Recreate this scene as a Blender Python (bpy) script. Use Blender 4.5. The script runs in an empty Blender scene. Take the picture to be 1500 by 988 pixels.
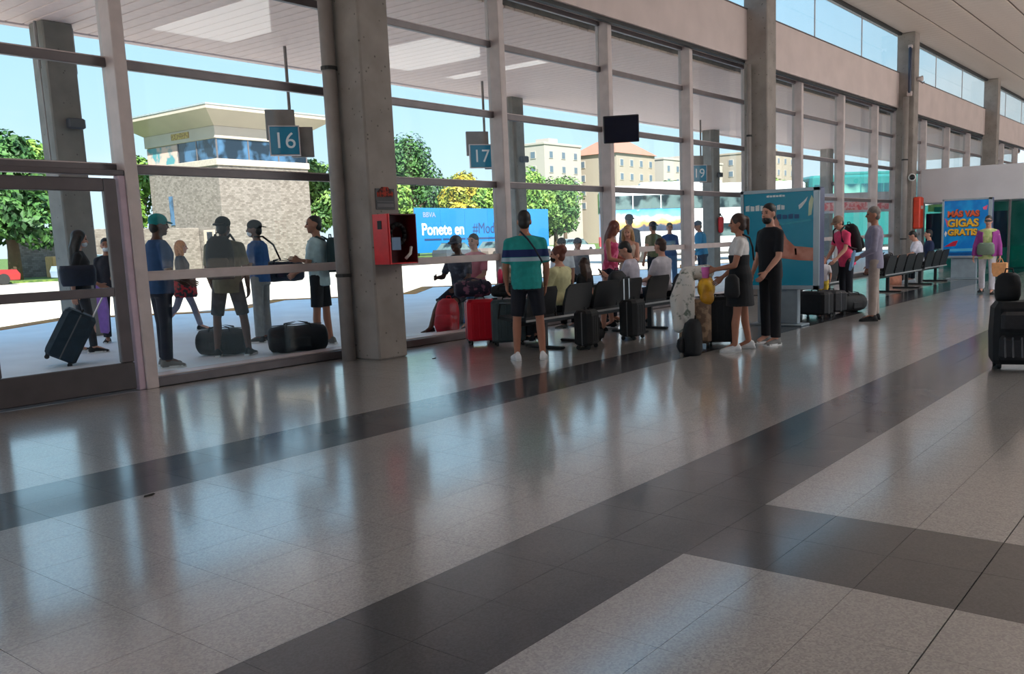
import bpy, math, random
from mathutils import Vector, Matrix
random.seed(7)
S = bpy.context.scene
COL = S.collection
PI = math.pi

# ------------------------------------------------------------------ camera, sky, sun, exposure
CAM_H = 1.41
cd = bpy.data.cameras.new('camera'); cam = bpy.data.objects.new('camera', cd); COL.objects.link(cam)
yaw, pitch, roll = math.radians(36.7012), math.radians(-8.40864), math.radians(1.88092)
fw = Vector((math.cos(yaw)*math.cos(pitch), math.sin(yaw)*math.cos(pitch), math.sin(pitch)))
rt = Vector((math.sin(yaw), -math.cos(yaw), 0)); dn = fw.cross(rt)
r2 = rt*math.cos(roll) + dn*math.sin(roll); d2 = -rt*math.sin(roll) + dn*math.cos(roll)
m3 = Matrix((r2, -d2, -fw)).transposed()
cam.matrix_world = Matrix.Translation((0, 0, CAM_H)) @ m3.to_4x4()
cd.sensor_width = 36; cd.lens = 1312.24/1500*36
cd.shift_x = -(838.435-750)/1500; cd.shift_y = (543.384-494)/1500
cd.clip_end = 800; cd.clip_start = 0.05
S.camera = cam

S.view_settings.view_transform = 'Standard'; S.view_settings.look = 'None'
S.view_settings.gamma = 1; S.view_settings.use_curve_mapping = False
S.view_settings.exposure = 0.93

w = bpy.data.worlds.new('sky'); S.world = w; w.use_nodes = True
nt = w.node_tree; nt.nodes.clear()
wo = nt.nodes.new('ShaderNodeOutputWorld'); bg = nt.nodes.new('ShaderNodeBackground')
tc = nt.nodes.new('ShaderNodeTexCoord'); sx = nt.nodes.new('ShaderNodeSeparateXYZ')
rp = nt.nodes.new('ShaderNodeValToRGB')
rp.color_ramp.elements[0].position = 0.0; rp.color_ramp.elements[0].color = (.80, .93, 1.0, 1)
rp.color_ramp.elements[1].position = 0.75; rp.color_ramp.elements[1].color = (.30, .58, .95, 1)
e_ = rp.color_ramp.elements.new(0.13); e_.color = (.58, .83, 1.0, 1)
e_ = rp.color_ramp.elements.new(0.30); e_.color = (.42, .72, 1.0, 1)
cn = nt.nodes.new('ShaderNodeTexNoise'); cn.inputs['Scale'].default_value = 2.2; cn.inputs['Detail'].default_value = 6
mp = nt.nodes.new('ShaderNodeMapping'); mp.inputs['Scale'].default_value = (1, 1, 3.5)
cr = nt.nodes.new('ShaderNodeValToRGB'); cr.color_ramp.elements[0].position = .52; cr.color_ramp.elements[1].position = .72
cr.color_ramp.elements[1].color = (.55, .55, .55, 1)
mx = nt.nodes.new('ShaderNodeMix'); mx.data_type = 'RGBA'; mx.inputs[7].default_value = (.97, .98, 1, 1)
L = nt.links.new
L(tc.outputs['Generated'], sx.inputs[0]); L(sx.outputs['Z'], rp.inputs[0])
L(tc.outputs['Generated'], mp.inputs[0]); L(mp.outputs[0], cn.inputs['Vector']); L(cn.outputs['Fac'], cr.inputs[0])
L(cr.outputs[0], mx.inputs[0]); L(rp.outputs[0], mx.inputs[6])
L(mx.outputs[2], bg.inputs['Color']); bg.inputs['Strength'].default_value = .66
L(bg.outputs[0], wo.inputs[0])

sl = bpy.data.lights.new('sun', 'SUN'); sun = bpy.data.objects.new('sun', sl); COL.objects.link(sun)
sl.energy = 7.6; sl.angle = math.radians(0.6); sl.color = (1, .93, .82)
sun.rotation_euler = Vector((.62, .86, -1.0)).to_track_quat('-Z', 'Y').to_euler()
sun.location = (-20, -30, 40)

# ------------------------------------------------------------------ materials
MATS = {}
def M(name, c=(.5, .5, .5), rough=.6, metal=0., var=.12, scale=6., bump=0., spec=.5, emit=0., wear=None):
    if name in MATS: return MATS[name]
    m = bpy.data.materials.new(name); m.use_nodes = True; n = m.node_tree; b = n.nodes['Principled BSDF']
    b.inputs['Roughness'].default_value = rough; b.inputs['Metallic'].default_value = metal
    b.inputs['Specular IOR Level'].default_value = spec
    t = n.nodes.new('ShaderNodeTexCoord'); z = n.nodes.new('ShaderNodeTexNoise')
    z.inputs['Scale'].default_value = scale; z.inputs['Detail'].default_value = 4
    n.links.new(t.outputs['Object'], z.inputs['Vector'])
    r = n.nodes.new('ShaderNodeValToRGB'); r.color_ramp.elements[0].position = .3; r.color_ramp.elements[1].position = .7
    lo = [max(0, x*(1-var)) for x in c]; hi = [min(1, x*(1+var)) for x in c]
    r.color_ramp.elements[0].color = (*lo, 1); r.color_ramp.elements[1].color = (*hi, 1)
    n.links.new(z.outputs['Fac'], r.inputs[0]); n.links.new(r.outputs[0], b.inputs['Base Color'])
    if bump:
        bu = n.nodes.new('ShaderNodeBump'); bu.inputs['Strength'].default_value = bump; bu.inputs['Distance'].default_value = .02
        n.links.new(z.outputs['Fac'], bu.inputs['Height']); n.links.new(bu.outputs[0], b.inputs['Normal'])
    if emit:
        n.links.new(r.outputs[0], b.inputs['Emission Color']); b.inputs['Emission Strength'].default_value = emit
    MATS[name] = m; return m

def sub_noise(m, scale, lo, hi, detail=8, pos=(.35, .65), coord='Object', vor=False):
    """replaces the base colour of m by a two colour noise"""
    n = m.node_tree; b = n.nodes['Principled BSDF']
    t = n.nodes.new('ShaderNodeTexCoord') if coord == 'Object' else n.nodes.new('ShaderNodeNewGeometry')
    out = t.outputs['Object'] if coord == 'Object' else t.outputs['Position']
    if vor:
        z = n.nodes.new('ShaderNodeTexVoronoi'); z.inputs['Scale'].default_value = scale; o = z.outputs['Color']
        s = n.nodes.new('ShaderNodeSeparateColor'); n.links.new(o, s.inputs[0]); o = s.outputs[0]
    else:
        z = n.nodes.new('ShaderNodeTexNoise'); z.inputs['Scale'].default_value = scale; z.inputs['Detail'].default_value = detail; o = z.outputs['Fac']
    n.links.new(out, z.inputs['Vector'])
    r = n.nodes.new('ShaderNodeValToRGB'); r.color_ramp.elements[0].position, r.color_ramp.elements[1].position = pos
    r.color_ramp.elements[0].color = (*lo, 1); r.color_ramp.elements[1].color = (*hi, 1)
    n.links.new(o, r.inputs[0]); return r.outputs[0]

def terrazzo(name, base, chip, dark, rough):
    m = M(name, base, rough, var=.1, spec=.5); n = m.node_tree; b = n.nodes['Principled BSDF']
    b.inputs['IOR'].default_value = 2.3 if base[0] > .1 else 1.3
    b.inputs['Coat Weight'].default_value = 1.; b.inputs['Coat Roughness'].default_value = .13; b.inputs['Coat IOR'].default_value = 2.3 if base[0] > .1 else 1.8
    a = sub_noise(m, 130, dark, chip, coord='P', vor=True, pos=(.05, .95))
    c = sub_noise(m, 1.1, [x*.86 for x in base], [min(1, x*1.1) for x in base], coord='P', detail=6, pos=(.3, .7))
    mx = n.nodes.new('ShaderNodeMix'); mx.data_type = 'RGBA'; mx.inputs[0].default_value = .42
    n.links.new(c, mx.inputs[6]); n.links.new(a, mx.inputs[7]); n.links.new(mx.outputs[2], b.inputs['Base Color'])
    g = n.nodes.new('ShaderNodeNewGeometry'); z = n.nodes.new('ShaderNodeTexNoise'); z.inputs['Scale'].default_value = 2.3; z.inputs['Detail'].default_value = 7
    n.links.new(g.outputs['Position'], z.inputs['Vector'])
    mr = n.nodes.new('ShaderNodeMapRange'); mr.inputs[3].default_value = rough*.8; mr.inputs[4].default_value = rough*1.35
    n.links.new(z.outputs['Fac'], mr.inputs[0]); n.links.new(mr.outputs[0], b.inputs['Roughness'])
    z2 = n.nodes.new('ShaderNodeTexNoise'); z2.inputs['Scale'].default_value = 9; z2.inputs['Detail'].default_value = 3
    n.links.new(g.outputs['Position'], z2.inputs['Vector'])
    bu = n.nodes.new('ShaderNodeBump'); bu.inputs['Strength'].default_value = .06; bu.inputs['Distance'].default_value = .01
    n.links.new(z2.outputs['Fac'], bu.inputs['Height']); n.links.new(bu.outputs[0], b.inputs['Normal'])
    return m

def concrete(name, c, pit=True):
    m = M(name, c, .8, var=.16, scale=3, bump=.25); n = m.node_tree; b = n.nodes['Principled BSDF']
    old = b.inputs['Base Color'].links[0].from_socket
    t = n.nodes.new('ShaderNodeTexCoord'); v = n.nodes.new('ShaderNodeTexVoronoi'); v.inputs['Scale'].default_value = 9
    n.links.new(t.outputs['Object'], v.inputs['Vector'])
    r = n.nodes.new('ShaderNodeValToRGB'); r.color_ramp.elements[0].position = .06; r.color_ramp.elements[1].position = .14
    r.color_ramp.elements[0].color = (.25, .24, .23, 1); r.color_ramp.elements[1].color = (1, 1, 1, 1)
    n.links.new(v.outputs['Distance'], r.inputs[0])
    mx = n.nodes.new('ShaderNodeMix'); mx.data_type = 'RGBA'; mx.blend_type = 'MULTIPLY'; mx.inputs[0].default_value = .8 if pit else 0
    n.links.new(old, mx.inputs[6]); n.links.new(r.outputs[0], mx.inputs[7]); n.links.new(mx.outputs[2], b.inputs['Base Color'])
    return m

def brickwork(name, c1, c2, mortar, scale):
    m = M(name, c1, .85); n = m.node_tree; b = n.nodes['Principled BSDF']
    t = n.nodes.new('ShaderNodeNewGeometry'); s = n.nodes.new('ShaderNodeSeparateXYZ'); a = n.nodes.new('ShaderNodeMath'); a.operation = 'ADD'
    k = n.nodes.new('ShaderNodeCombineXYZ'); n.links.new(t.outputs['Position'], s.inputs[0])
    n.links.new(s.outputs['X'], a.inputs[0]); n.links.new(s.outputs['Y'], a.inputs[1]); n.links.new(a.outputs[0], k.inputs[0]); n.links.new(s.outputs['Z'], k.inputs[1])
    br = n.nodes.new('ShaderNodeTexBrick'); br.inputs['Scale'].default_value = scale; br.inputs['Mortar Size'].default_value = .012
    br.inputs['Color1'].default_value = (*c1, 1); br.inputs['Color2'].default_value = (*c2, 1); br.inputs['Mortar'].default_value = (*mortar, 1)
    n.links.new(k.outputs[0], br.inputs['Vector']); n.links.new(br.outputs['Color'], b.inputs['Base Color']); return m

def glass(name, tint=(.93, .97, .97), ior=1.45):
    m = bpy.data.materials.new(name); m.use_nodes = True; n = m.node_tree; n.nodes.clear()
    o = n.nodes.new('ShaderNodeOutputMaterial'); x = n.nodes.new('ShaderNodeMixShader'); lw_ = n.nodes.new('ShaderNodeLayerWeight')
    p5 = n.nodes.new('ShaderNodeMath'); p5.operation = 'POWER'; p5.inputs[1].default_value = 5.; n.links.new(lw_.outputs['Facing'], p5.inputs[0]); lw_.inputs['Blend'].default_value = .5
    f = n.nodes.new('ShaderNodeMath'); f.operation = 'MULTIPLY_ADD'; f.inputs[1].default_value = .8; f.inputs[2].default_value = .015; n.links.new(p5.outputs[0], f.inputs[0])
    t = n.nodes.new('ShaderNodeBsdfTransparent'); g = n.nodes.new('ShaderNodeBsdfGlossy'); g.inputs['Roughness'].default_value = .01
    nz = n.nodes.new('ShaderNodeTexNoise'); nz.inputs['Scale'].default_value = 1.3; tcx = n.nodes.new('ShaderNodeTexCoord')
    r = n.nodes.new('ShaderNodeValToRGB'); r.color_ramp.elements[0].color = (*[c*.97 for c in tint], 1); r.color_ramp.elements[1].color = (*tint, 1)
    n.links.new(tcx.outputs['Object'], nz.inputs['Vector']); n.links.new(nz.outputs['Fac'], r.inputs[0]); n.links.new(r.outputs[0], t.inputs[0])
    n.links.new(f.outputs[0], x.inputs[0]); n.links.new(t.outputs[0], x.inputs[1]); n.links.new(g.outputs[0], x.inputs[2]); n.links.new(x.outputs[0], o.inputs[0])
    MATS[name] = m; return m

def banded(name, base, bands, rough=.8):
    """cloth with printed horizontal bands: (z0, z1, colour) in the garment's own space"""
    m = M(name, base, rough, scale=20); n = m.node_tree; b = n.nodes['Principled BSDF']
    t = n.nodes.new('ShaderNodeTexCoord'); s = n.nodes.new('ShaderNodeSeparateXYZ'); n.links.new(t.outputs['Object'], s.inputs[0])
    cur = b.inputs['Base Color'].links[0].from_socket
    for z0, z1, c in bands:
        a = n.nodes.new('ShaderNodeMath'); a.operation = 'GREATER_THAN'; a.inputs[1].default_value = z0; n.links.new(s.outputs['Z'], a.inputs[0])
        d = n.nodes.new('ShaderNodeMath'); d.operation = 'LESS_THAN'; d.inputs[1].default_value = z1; n.links.new(s.outputs['Z'], d.inputs[0])
        k = n.nodes.new('ShaderNodeMath'); k.operation = 'MULTIPLY'; n.links.new(a.outputs[0], k.inputs[0]); n.links.new(d.outputs[0], k.inputs[1])
        x = n.nodes.new('ShaderNodeMix'); x.data_type = 'RGBA'; n.links.new(k.outputs[0], x.inputs[0]); n.links.new(cur, x.inputs[6]); x.inputs[7].default_value = (*c, 1)
        cur = x.outputs[2]
    n.links.new(cur, b.inputs['Base Color']); return m

def patterned(name, c1, c2, scale, pos=(.45, .55), rough=.8, vor=False):
    m = M(name, c1, rough); o = sub_noise(m, scale, c1, c2, detail=3, pos=pos, vor=vor)
    m.node_tree.links.new(o, m.node_tree.nodes['Principled BSDF'].inputs['Base Color']); return m

def srgb(r, g, b): return tuple((x/255/12.92 if x/255 <= .04045 else ((x/255+.055)/1.055)**2.4) for x in (r, g, b))

# ------------------------------------------------------------------ mesh helpers
def V(*a): return Vector(a)
class MB:
    def __init__(s): s.v = []; s.f = []
    def add(s, vs, fs):
        o = len(s.v); s.v += [Vector(v) for v in vs]; s.f += [[i+o for i in f] for f in fs]; return s
    def box(s, x0, x1, y0, y1, z0, z1):
        return s.add([(x0,y0,z0),(x1,y0,z0),(x1,y1,z0),(x0,y1,z0),(x0,y0,z1),(x1,y0,z1),(x1,y1,z1),(x0,y1,z1)],
                     [(3,2,1,0),(4,5,6,7),(0,1,5,4),(1,2,6,5),(2,3,7,6),(3,0,4,7)])
    def bbox(s, x0, x1, y0, y1, z0, z1, b):
        """box with chamfered upright and horizontal edges"""
        return s.loft([((x0+x1)/2, (y0+y1)/2, z, (x1-x0)/2-d, (y1-y0)/2-d) for z, d in ((z0, b), (z0+b, 0), (z1-b, 0), (z1, b))], rect=b)
    def loft(s, secs, rect=None, n=16):
        """secs: (cx, cy, cz, hx, hy) stacked along z; rounded rectangle when rect given, else ellipse"""
        rings = []
        for cx, cy, cz, hx, hy in secs:
            if rect is not None:
                b = min(rect, hx*.9, hy*.9)
                pts = [(hx-b,-hy),(hx,-hy+b),(hx,hy-b),(hx-b,hy),(-hx+b,hy),(-hx,hy-b),(-hx,-hy+b),(-hx+b,-hy)]
            else: pts = [(hx*math.cos(2*PI*i/n), hy*math.sin(2*PI*i/n)) for i in range(n)]
            rings.append([(cx+a, cy+b_, cz) for a, b_ in pts])
        return s.rings(rings)
    def rings(s, rings, cap=True):
        n = len(rings[0]); o = len(s.v)
        for r in rings: s.v += [Vector(p) for p in r]
        for k in range(len(rings)-1):
            for i in range(n):
                a = o+k*n+i; b = o+k*n+(i+1) % n; s.f.append([a, b, b+n, a+n])
        if cap:
            s.f.append([o+i for i in range(n)][::-1]); s.f.append([o+(len(rings)-1)*n+i for i in range(n)])
        return s
    def tube(s, pts, r, n=8, rs=None):
        pts = [Vector(p) for p in pts]; rings = []; ref = None
        for i, p in enumerate(pts):
            d = (pts[min(i+1, len(pts)-1)]-pts[max(i-1, 0)]).normalized()
            if ref is None: ref = V(0,0,1) if abs(d.z) < .9 else V(1,0,0)
            a = d.cross(ref).normalized(); b = d.cross(a).normalized(); ref = -b if False else ref
            rr = rs[i] if rs else r
            rings.append([p+a*rr*math.cos(2*PI*k/n)+b*rr*math.sin(2*PI*k/n) for k in range(n)])
        return s.rings(rings)
    def cap(s, p, q, r1, r2, n=10, e1=True, e2=True):
        """tapered capsule; an end with e=False is cut flat"""
        p = Vector(p); q = Vector(q); d = q-p; l = d.length
        d = d/l if l > 1e-6 else V(0,0,1)
        a = d.orthogonal().normalized(); b = d.cross(a); rings = []
        def ring(c, r): rings.append([c+a*r*math.cos(2*PI*k/n)+b*r*math.sin(2*PI*k/n) for k in range(n)])
        if e1:
            for t in (80, 50, 25): t = math.radians(t); ring(p-d*r1*math.sin(t), r1*math.cos(t))
        ring(p, r1); ring(q, r2)
        if e2:
            for t in (25, 50, 80): t = math.radians(t); ring(q+d*r2*math.sin(t), r2*math.cos(t))
        return s.rings(rings)
    def ell(s, c, rx, ry, rz, R=None, nu=16, nv=10):
        rings = []
        for j in range(nv):
            t = -PI/2+PI*(j+.5)/nv
            rings.append([(R @ V(rx*math.cos(t)*math.cos(2*PI*i/nu), ry*math.cos(t)*math.sin(2*PI*i/nu), rz*math.sin(t)) if R else V(rx*math.cos(t)*math.cos(2*PI*i/nu), ry*math.cos(t)*math.sin(2*PI*i/nu), rz*math.sin(t)))+Vector(c) for i in range(nu)])
        return s.rings(rings)
    def cyl(s, p, q, r, n=12, r2=None): return s.cap(p, q, r, r if r2 is None else r2, n, False, False)
    def xf(s, mtx): s.v = [mtx @ v for v in s.v]; return s
    def data(s, name):
        me = bpy.data.meshes.new(name); me.from_pydata([tuple(v) for v in s.v], [], s.f); me.update(); return me
    def build(s, name, mat, parent=None, loc=None, rot=None, smooth=False):
        me = s.data(name); me.materials.append(mat)
        if smooth: me.polygons.foreach_set('use_smooth', [True]*len(me.polygons))
        o = bpy.data.objects.new(name, me); COL.objects.link(o)
        if parent: o.parent = parent
        if loc: o.location = loc
        if rot: o.rotation_euler = rot
        return o

def tag(o, label=None, cat=None, group=None, kind=None):
    if label: o['label'] = label
    if cat: o['category'] = cat
    if group: o['group'] = group
    if kind: o['kind'] = kind
    return o
def empty(name, loc=(0,0,0), rz=0., parent=None):
    o = bpy.data.objects.new(name, None); o.empty_display_size = .1; COL.objects.link(o); o.location = loc; o.rotation_euler = (0, 0, rz)
    if parent: o.parent = parent
    return o
def inst(name, me, parent, loc=(0,0,0), rot=None, scale=None):
    o = bpy.data.objects.new(name, me); COL.objects.link(o); o.parent = parent; o.location = loc
    if rot: o.rotation_euler = rot
    if scale: o.scale = scale
    return o
def copy_tree(o, parent=None):
    c = o.copy(); COL.objects.link(c)
    if parent: c.parent = parent
    for ch in list(o.children): copy_tree(ch, c)
    return c
def mesh_of(mb, name, mat, smooth=False):
    me = mb.data(name); me.materials.append(mat)
    if smooth: me.polygons.foreach_set('use_smooth', [True]*len(me.polygons))
    return me
TEXTS = []
def text(name, body, mat, parent, loc, size, rot, extrude=.002, align='CENTER', shear=0., bold=0., sx=1.):
    cu = bpy.data.curves.new(name, 'FONT'); cu.body = body; cu.size = size; cu.align_x = align; cu.align_y = 'CENTER'; cu.extrude = extrude
    cu.shear = shear; cu.offset = bold
    cu.materials.append(mat); o = bpy.data.objects.new(name, cu); COL.objects.link(o); o.parent = parent; o.location = loc; o.rotation_euler = rot; o.scale = (sx, 1, 1)
    TEXTS.append(o); return o
REMESH = []      # (object, voxel, extra MB appended after the remesh)
def fuse(name, mb, mat, parent, voxel=.013, smooth=3, extra=None):
    o = mb.build(name, mat, parent); m = o.modifiers.new('fuse', 'REMESH'); m.mode = 'VOXEL'; m.voxel_size = voxel; m.use_smooth_shade = True
    if smooth:
        q = o.modifiers.new('soften', 'SMOOTH'); q.iterations = smooth; q.factor = .5
    REMESH.append((o, extra)); return o
def finish():
    bpy.context.view_layer.update(); dg = bpy.context.evaluated_depsgraph_get()
    done = []
    for o, extra in REMESH: done.append((o, extra, bpy.data.meshes.new_from_object(o.evaluated_get(dg), preserve_all_data_layers=False, depsgraph=dg)))
    tx = [(o, bpy.data.meshes.new_from_object(o.evaluated_get(dg), depsgraph=dg)) for o in TEXTS]
    for o, extra, me in done:
        nm = o.data.name
        if extra:
            vs = [v.co.copy() for v in me.vertices]; fs = [list(p.vertices) for p in me.polygons]; k = len(vs)
            vs += extra.v; fs += [[i+k for i in f] for f in extra.f]
            m2 = bpy.data.meshes.new(nm); m2.from_pydata([tuple(v) for v in vs], [], fs); m2.update(); m2.materials.append(o.data.materials[0]); me = m2
        me.polygons.foreach_set('use_smooth', [True]*len(me.polygons))
        if not me.materials: me.materials.append(o.data.materials[0])
        o.modifiers.clear(); o.data = me
    for o, me in tx:
        n = bpy.data.objects.new(o.name, me); COL.objects.link(n); n.parent = o.parent; n.location = o.location; n.rotation_euler = o.rotation_euler; n.scale = o.scale
        nm = o.name; bpy.data.objects.remove(o); n.name = nm

# ------------------------------------------------------------------ floor of single tiles
T_L = terrazzo('light terrazzo', (.36, .335, .32), (.58, .55, .52), (.11, .10, .10), .30)
T_D = terrazzo('dark terrazzo', (.032, .032, .038), (.075, .075, .085), (.02, .02, .025), .32)
GROUT = M('dark grout', (.05, .047, .045), .9)
XE, YE0, YE1 = 62, -8.5, 9.06
fl = MB().box(-7.2, XE, YE0, 9.4, -.3, -.006).build('floor', GROUT); tag(fl, kind='structure')
TX, X0T = .43, 2.07
rows = [-.0 + .3835*k for k in range(-22, 8)]            # joints parallel to the glass wall
rows += [2.685+.4025*k for k in range(1, 16)] + [9.06]
tiles = []
nx0 = math.floor((-7-X0T)/TX)
for k in range(len(rows)-1):
    y0, y1 = rows[k], rows[k+1]
    for i in range(nx0, int((XE-X0T)/TX)):
        x0 = X0T+i*TX; xc = x0+TX/2; yc = (y0+y1)/2
        dark = (1.9 < yc < 2.69) or (5.09 < yc < 5.91) or (3.36 < xc < 4.22 and yc < 1.92 and yc > -6)
        gap = .0018 if abs(y0-.767) > .01 else .009
        tiles.append((x0, x0+TX, y0, y1, dark, gap, xc, yc))
def in_view(x, y):
    d = V(x, y, -CAM_H); z = d.dot(fw)
    if z < .3: return False
    u = d.dot(r2)/z*1312+838; v = d.dot(d2)/z*1312+543
    return -60 < u < 1560 and -60 < v < 1060
vis = sorted([t for t in tiles if in_view(t[6], t[7])], key=lambda t: t[6]**2+t[7]**2)
near = set(id(t) for t in vis[:298])
tile_me = {}
def tile_mb(x0, x1, y0, y1, g, g0): return MB().rings([[(x0+.0008,y0+g0/2,z),(x1-.0008,y0+g0/2,z),(x1-.0008,y1-.0008,z),(x0+.0008,y1-.0008,z)] for z in (-.012, 0)])
fieldL, fieldD = MB(), MB()
for t in tiles:
    x0, x1, y0, y1, dk, g, xc, yc = t
    if id(t) in near:
        key = (dk, round(y1-y0, 4), g)
        if key not in tile_me: tile_me[key] = mesh_of(tile_mb(-TX/2, TX/2, -(y1-y0)/2, (y1-y0)/2, 0, g), 'floor_tile', T_D if dk else T_L)
        inst('floor_tile', tile_me[key], fl, (xc, yc, 0))
    else:
        m = fieldD if dk else fieldL; e = .002
        m.add([(x0+e,y0+g/2,0),(x1-e,y0+g/2,0),(x1-e,y1-e,0),(x0+e,y1-e,0)], [(0,1,2,3)])
tag(fieldL.build('light_tile_field', T_L, fl), kind='stuff'); tag(fieldD.build('dark_tile_field', T_D, fl), kind='stuff')

# ------------------------------------------------------------------ glazed wall
FRAME = M('painted steel frame', srgb(204, 190, 188), .45, var=.08)
FRAME_D = M('dark anodised frame', srgb(112, 104, 106), .4, metal=.3, var=.1)
PANE = glass('window glass'); PANE_G = glass('greenish glass', (.72, .9, .87))
CONC = concrete('pitted concrete', srgb(148, 140, 135)); CONC2 = concrete('outdoor concrete', srgb(132, 128, 122))
PLASTER = M('pink plaster', srgb(212, 196, 193), .8, var=.06, scale=1.5, bump=.05)
WHITEP = M('white plaster', srgb(206, 203, 208), .7, var=.05, scale=1.2)
BLACKJ = M('gasket and shade black', (.02, .02, .02), .6)
posts = [-7.0, -4.05, -1.0, 1.95, 4.87, 7.79, 10.70, 13.59, 16.49, 19.32, 22.21, 25.19, 28.07, 30.15, 33.3, 36.4, 39.6, 42.7, 46, 49.2]
YP0, YP1, YG = 9.04, 9.30, 9.235
for k, x in enumerate(posts):
    p = MB().bbox(x-.13, x, YP0, YP1, 0, 5.2, .008).build('trim_%d' % (k+1), FRAME); tag(p, kind='structure')
HE = [1.155, 2.255, 3.295, 4.32, 5.1]
for k in range(len(posts)-1):
    xa, xb = posts[k], posts[k+1]-.13
    wd = empty('window_%d' % (k+1), (xa, YG, 0)); tag(wd, kind='structure'); ww = xb-xa
    door_bay = k == 3
    for j, z in enumerate(HE):
        if door_bay and j == 0: continue
        hh = .045 if j < 4 else .05
        MB().bbox(0, ww, -.035, .035, z-hh, z+hh, .006).build('transom' if j < 4 else 'head', FRAME if j == 0 else FRAME_D, wd)
        MB().box(0, ww, -.028, -.018, z+hh, z+hh+.012).build('glazing_bead', FRAME, wd)
    if not door_bay:
        sb = MB().bbox(0, ww, -.17, .16, 0, .1, .01).build('sill', FRAME_D, wd); MB().bbox(0, ww, -.1, .16, .1, .112, .004).build('sill_cap', FRAME, sb)
    zs = ([.11] if not door_bay else []) + [z for j, z in enumerate(HE) if not (door_bay and j == 0)]
    for z0, z1 in zip(zs[:-1], zs[1:]):
        MB().box(0, ww, -.004, .004, z0+.02, z1-.02).build('pane', PANE, wd)
# glazed entrance door in the leftmost bay
DOORF = M('dark door frame', srgb(98, 90, 92), .42, metal=.3, var=.1); KICK = M('door kick plate', srgb(86, 80, 82), .45, metal=.3, var=.12)
PINKS = M('pale pink door seal', srgb(196, 172, 186), .6)
d1 = empty('door_1', (1.95, 9.12, 0)); tag(d1, kind='structure')
MB().bbox(0, 2.79, -.06, .06, 2.18, 2.235, .006).build('door_frame', DOORF, d1)
MB().bbox(2.72, 2.79, -.06, .02, 0, 2.18, .006).build('door_jamb', PINKS, d1)
leaf = MB().bbox(1.35, 2.70, -.05, .01, .02, .30, .01).build('kick_plate', KICK, d1)
MB().bbox(2.57, 2.70, -.05, .01, .30, 2.15, .01).build('door_stile', DOORF, d1)
MB().bbox(1.35, 1.46, -.05, .01, .30, 2.15, .01).build('door_stile', DOORF, d1)
MB().bbox(1.46, 2.57, -.05, .01, 2.02, 2.15, .008).build('door_rail', DOORF, d1)
MB().bbox(1.46, 2.57, -.05, .01, .98, 1.07, .008).build('door_rail', FRAME_D, d1)
MB().box(1.46, 2.57, -.024, -.016, .30, .98).build('door_pane', PANE, d1); MB().box(1.46, 2.57, -.024, -.016, 1.07, 2.02).build('door_pane', PANE, d1)
MB().bbox(.0, 1.33, -.05, .01, .02, .30, .01).build('kick_plate', KICK, d1)
for z0, z1 in ((.98, 1.07), (2.02, 2.15)): MB().bbox(.13, 1.2, -.05, .01, z0, z1, .008).build('door_rail', DOORF, d1)
for a in (0, 1.2): MB().bbox(a, a+.13, -.05, .01, .30, 2.15, .01).build('door_stile', DOORF, d1)
for z0, z1 in ((.3, .98), (1.07, 2.02)): MB().box(.13, 1.2, -.024, -.016, z0, z1).build('door_pane', PANE, d1)
MB().tube([(1.40, -.05, .9), (1.40, -.1, .92), (1.40, -.1, 1.18), (1.40, -.05, 1.2)], .012).build('pull_handle', FRAME, d1, smooth=True)

# beam over the glazing, clerestory, ceiling
wl = empty('wall_left', (0, 8.87, 0)); tag(wl, kind='structure')
cuts = [-12, 7.57, 18.87, 29.85, 41.4, 53, 62]
for a, b in zip(cuts[:-1], cuts[1:]):
    MB().bbox(a+.004, b-.004, 0, .42, 5.12, 6.17, .006).build('beam_panel', PLASTER, wl)
MB().box(-12, 62, -.02, .40, 6.17, 6.19).build('beam_capping', FRAME_D, wl)
MB().box(-12, 62, .05, .15, 5.06, 5.12).build('painted_shadow_strip', BLACKJ, wl)  # black strip stands in for the shadow under the beam
CEIL_Z = 7.35
cl = empty('window_30', (0, 8.9, 6.19)); tag(cl, kind='structure')
for a, b in zip(cuts[:-1], cuts[1:]):
    n = 3
    for i in range(n):
        u0 = a+.25+(b-a-.5)*i/n; u1 = a+.25+(b-a-.5)*(i+1)/n
        MB().box(u0+.01, u1-.01, .02, .028, 0, CEIL_Z-6.19-.05).build('pane', PANE, cl)
        if i: MB().box(u0-.008, u0+.008, .01, .04, 0, CEIL_Z-6.19).build('mullion', FRAME, cl)
MB().box(-12, 62, -.09, .0, CEIL_Z-6.19-.06, CEIL_Z-6.19+.05).build('edge_trim', BLACKJ, cl)
ROOFW = M('white roof edge', srgb(225, 222, 220), .6)
ev = MB().bbox(-12, 62, 8.83, 9.3, CEIL_Z+.12, CEIL_Z+.5, .02).build('trim_40', ROOFW); tag(ev, kind='structure')
BOARD = M('ceiling board', srgb(214, 200, 190), .55, var=.05, scale=2)
ce = MB().box(-12, 62, YE0, 8.83, CEIL_Z+.03, CEIL_Z+.5).build('ceiling', M('ceiling backing', srgb(120, 108, 100), .8)); tag(ce, kind='structure')
bays = [8.82, 7.70, 6.57, 5.43, 4.30]
bm = {}
nb = 0
for i in range(4):
    y1, y0 = bays[i], bays[i+1]
    me = mesh_of(MB().bbox(0, .338, y0+.03-y1, -.03, 0, .03, .006), 'ceiling_board', BOARD)
    for k in range(70):
        x = 24+k*.345
        if nb < 290 and x < 48: inst('ceiling_board', me, ce, (x, y1, CEIL_Z)); nb += 1
rest = MB()
yb = [4.30-1.135*i for i in range(12)]
for y1, y0 in zip(yb[:-1], yb[1:]):
    for k in range(62):
        x = -12+k*1.2
        rest.box(x+.004, x+1.196, max(y0, YE0)+.012, y1-.012, CEIL_Z, CEIL_Z+.028)
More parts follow.
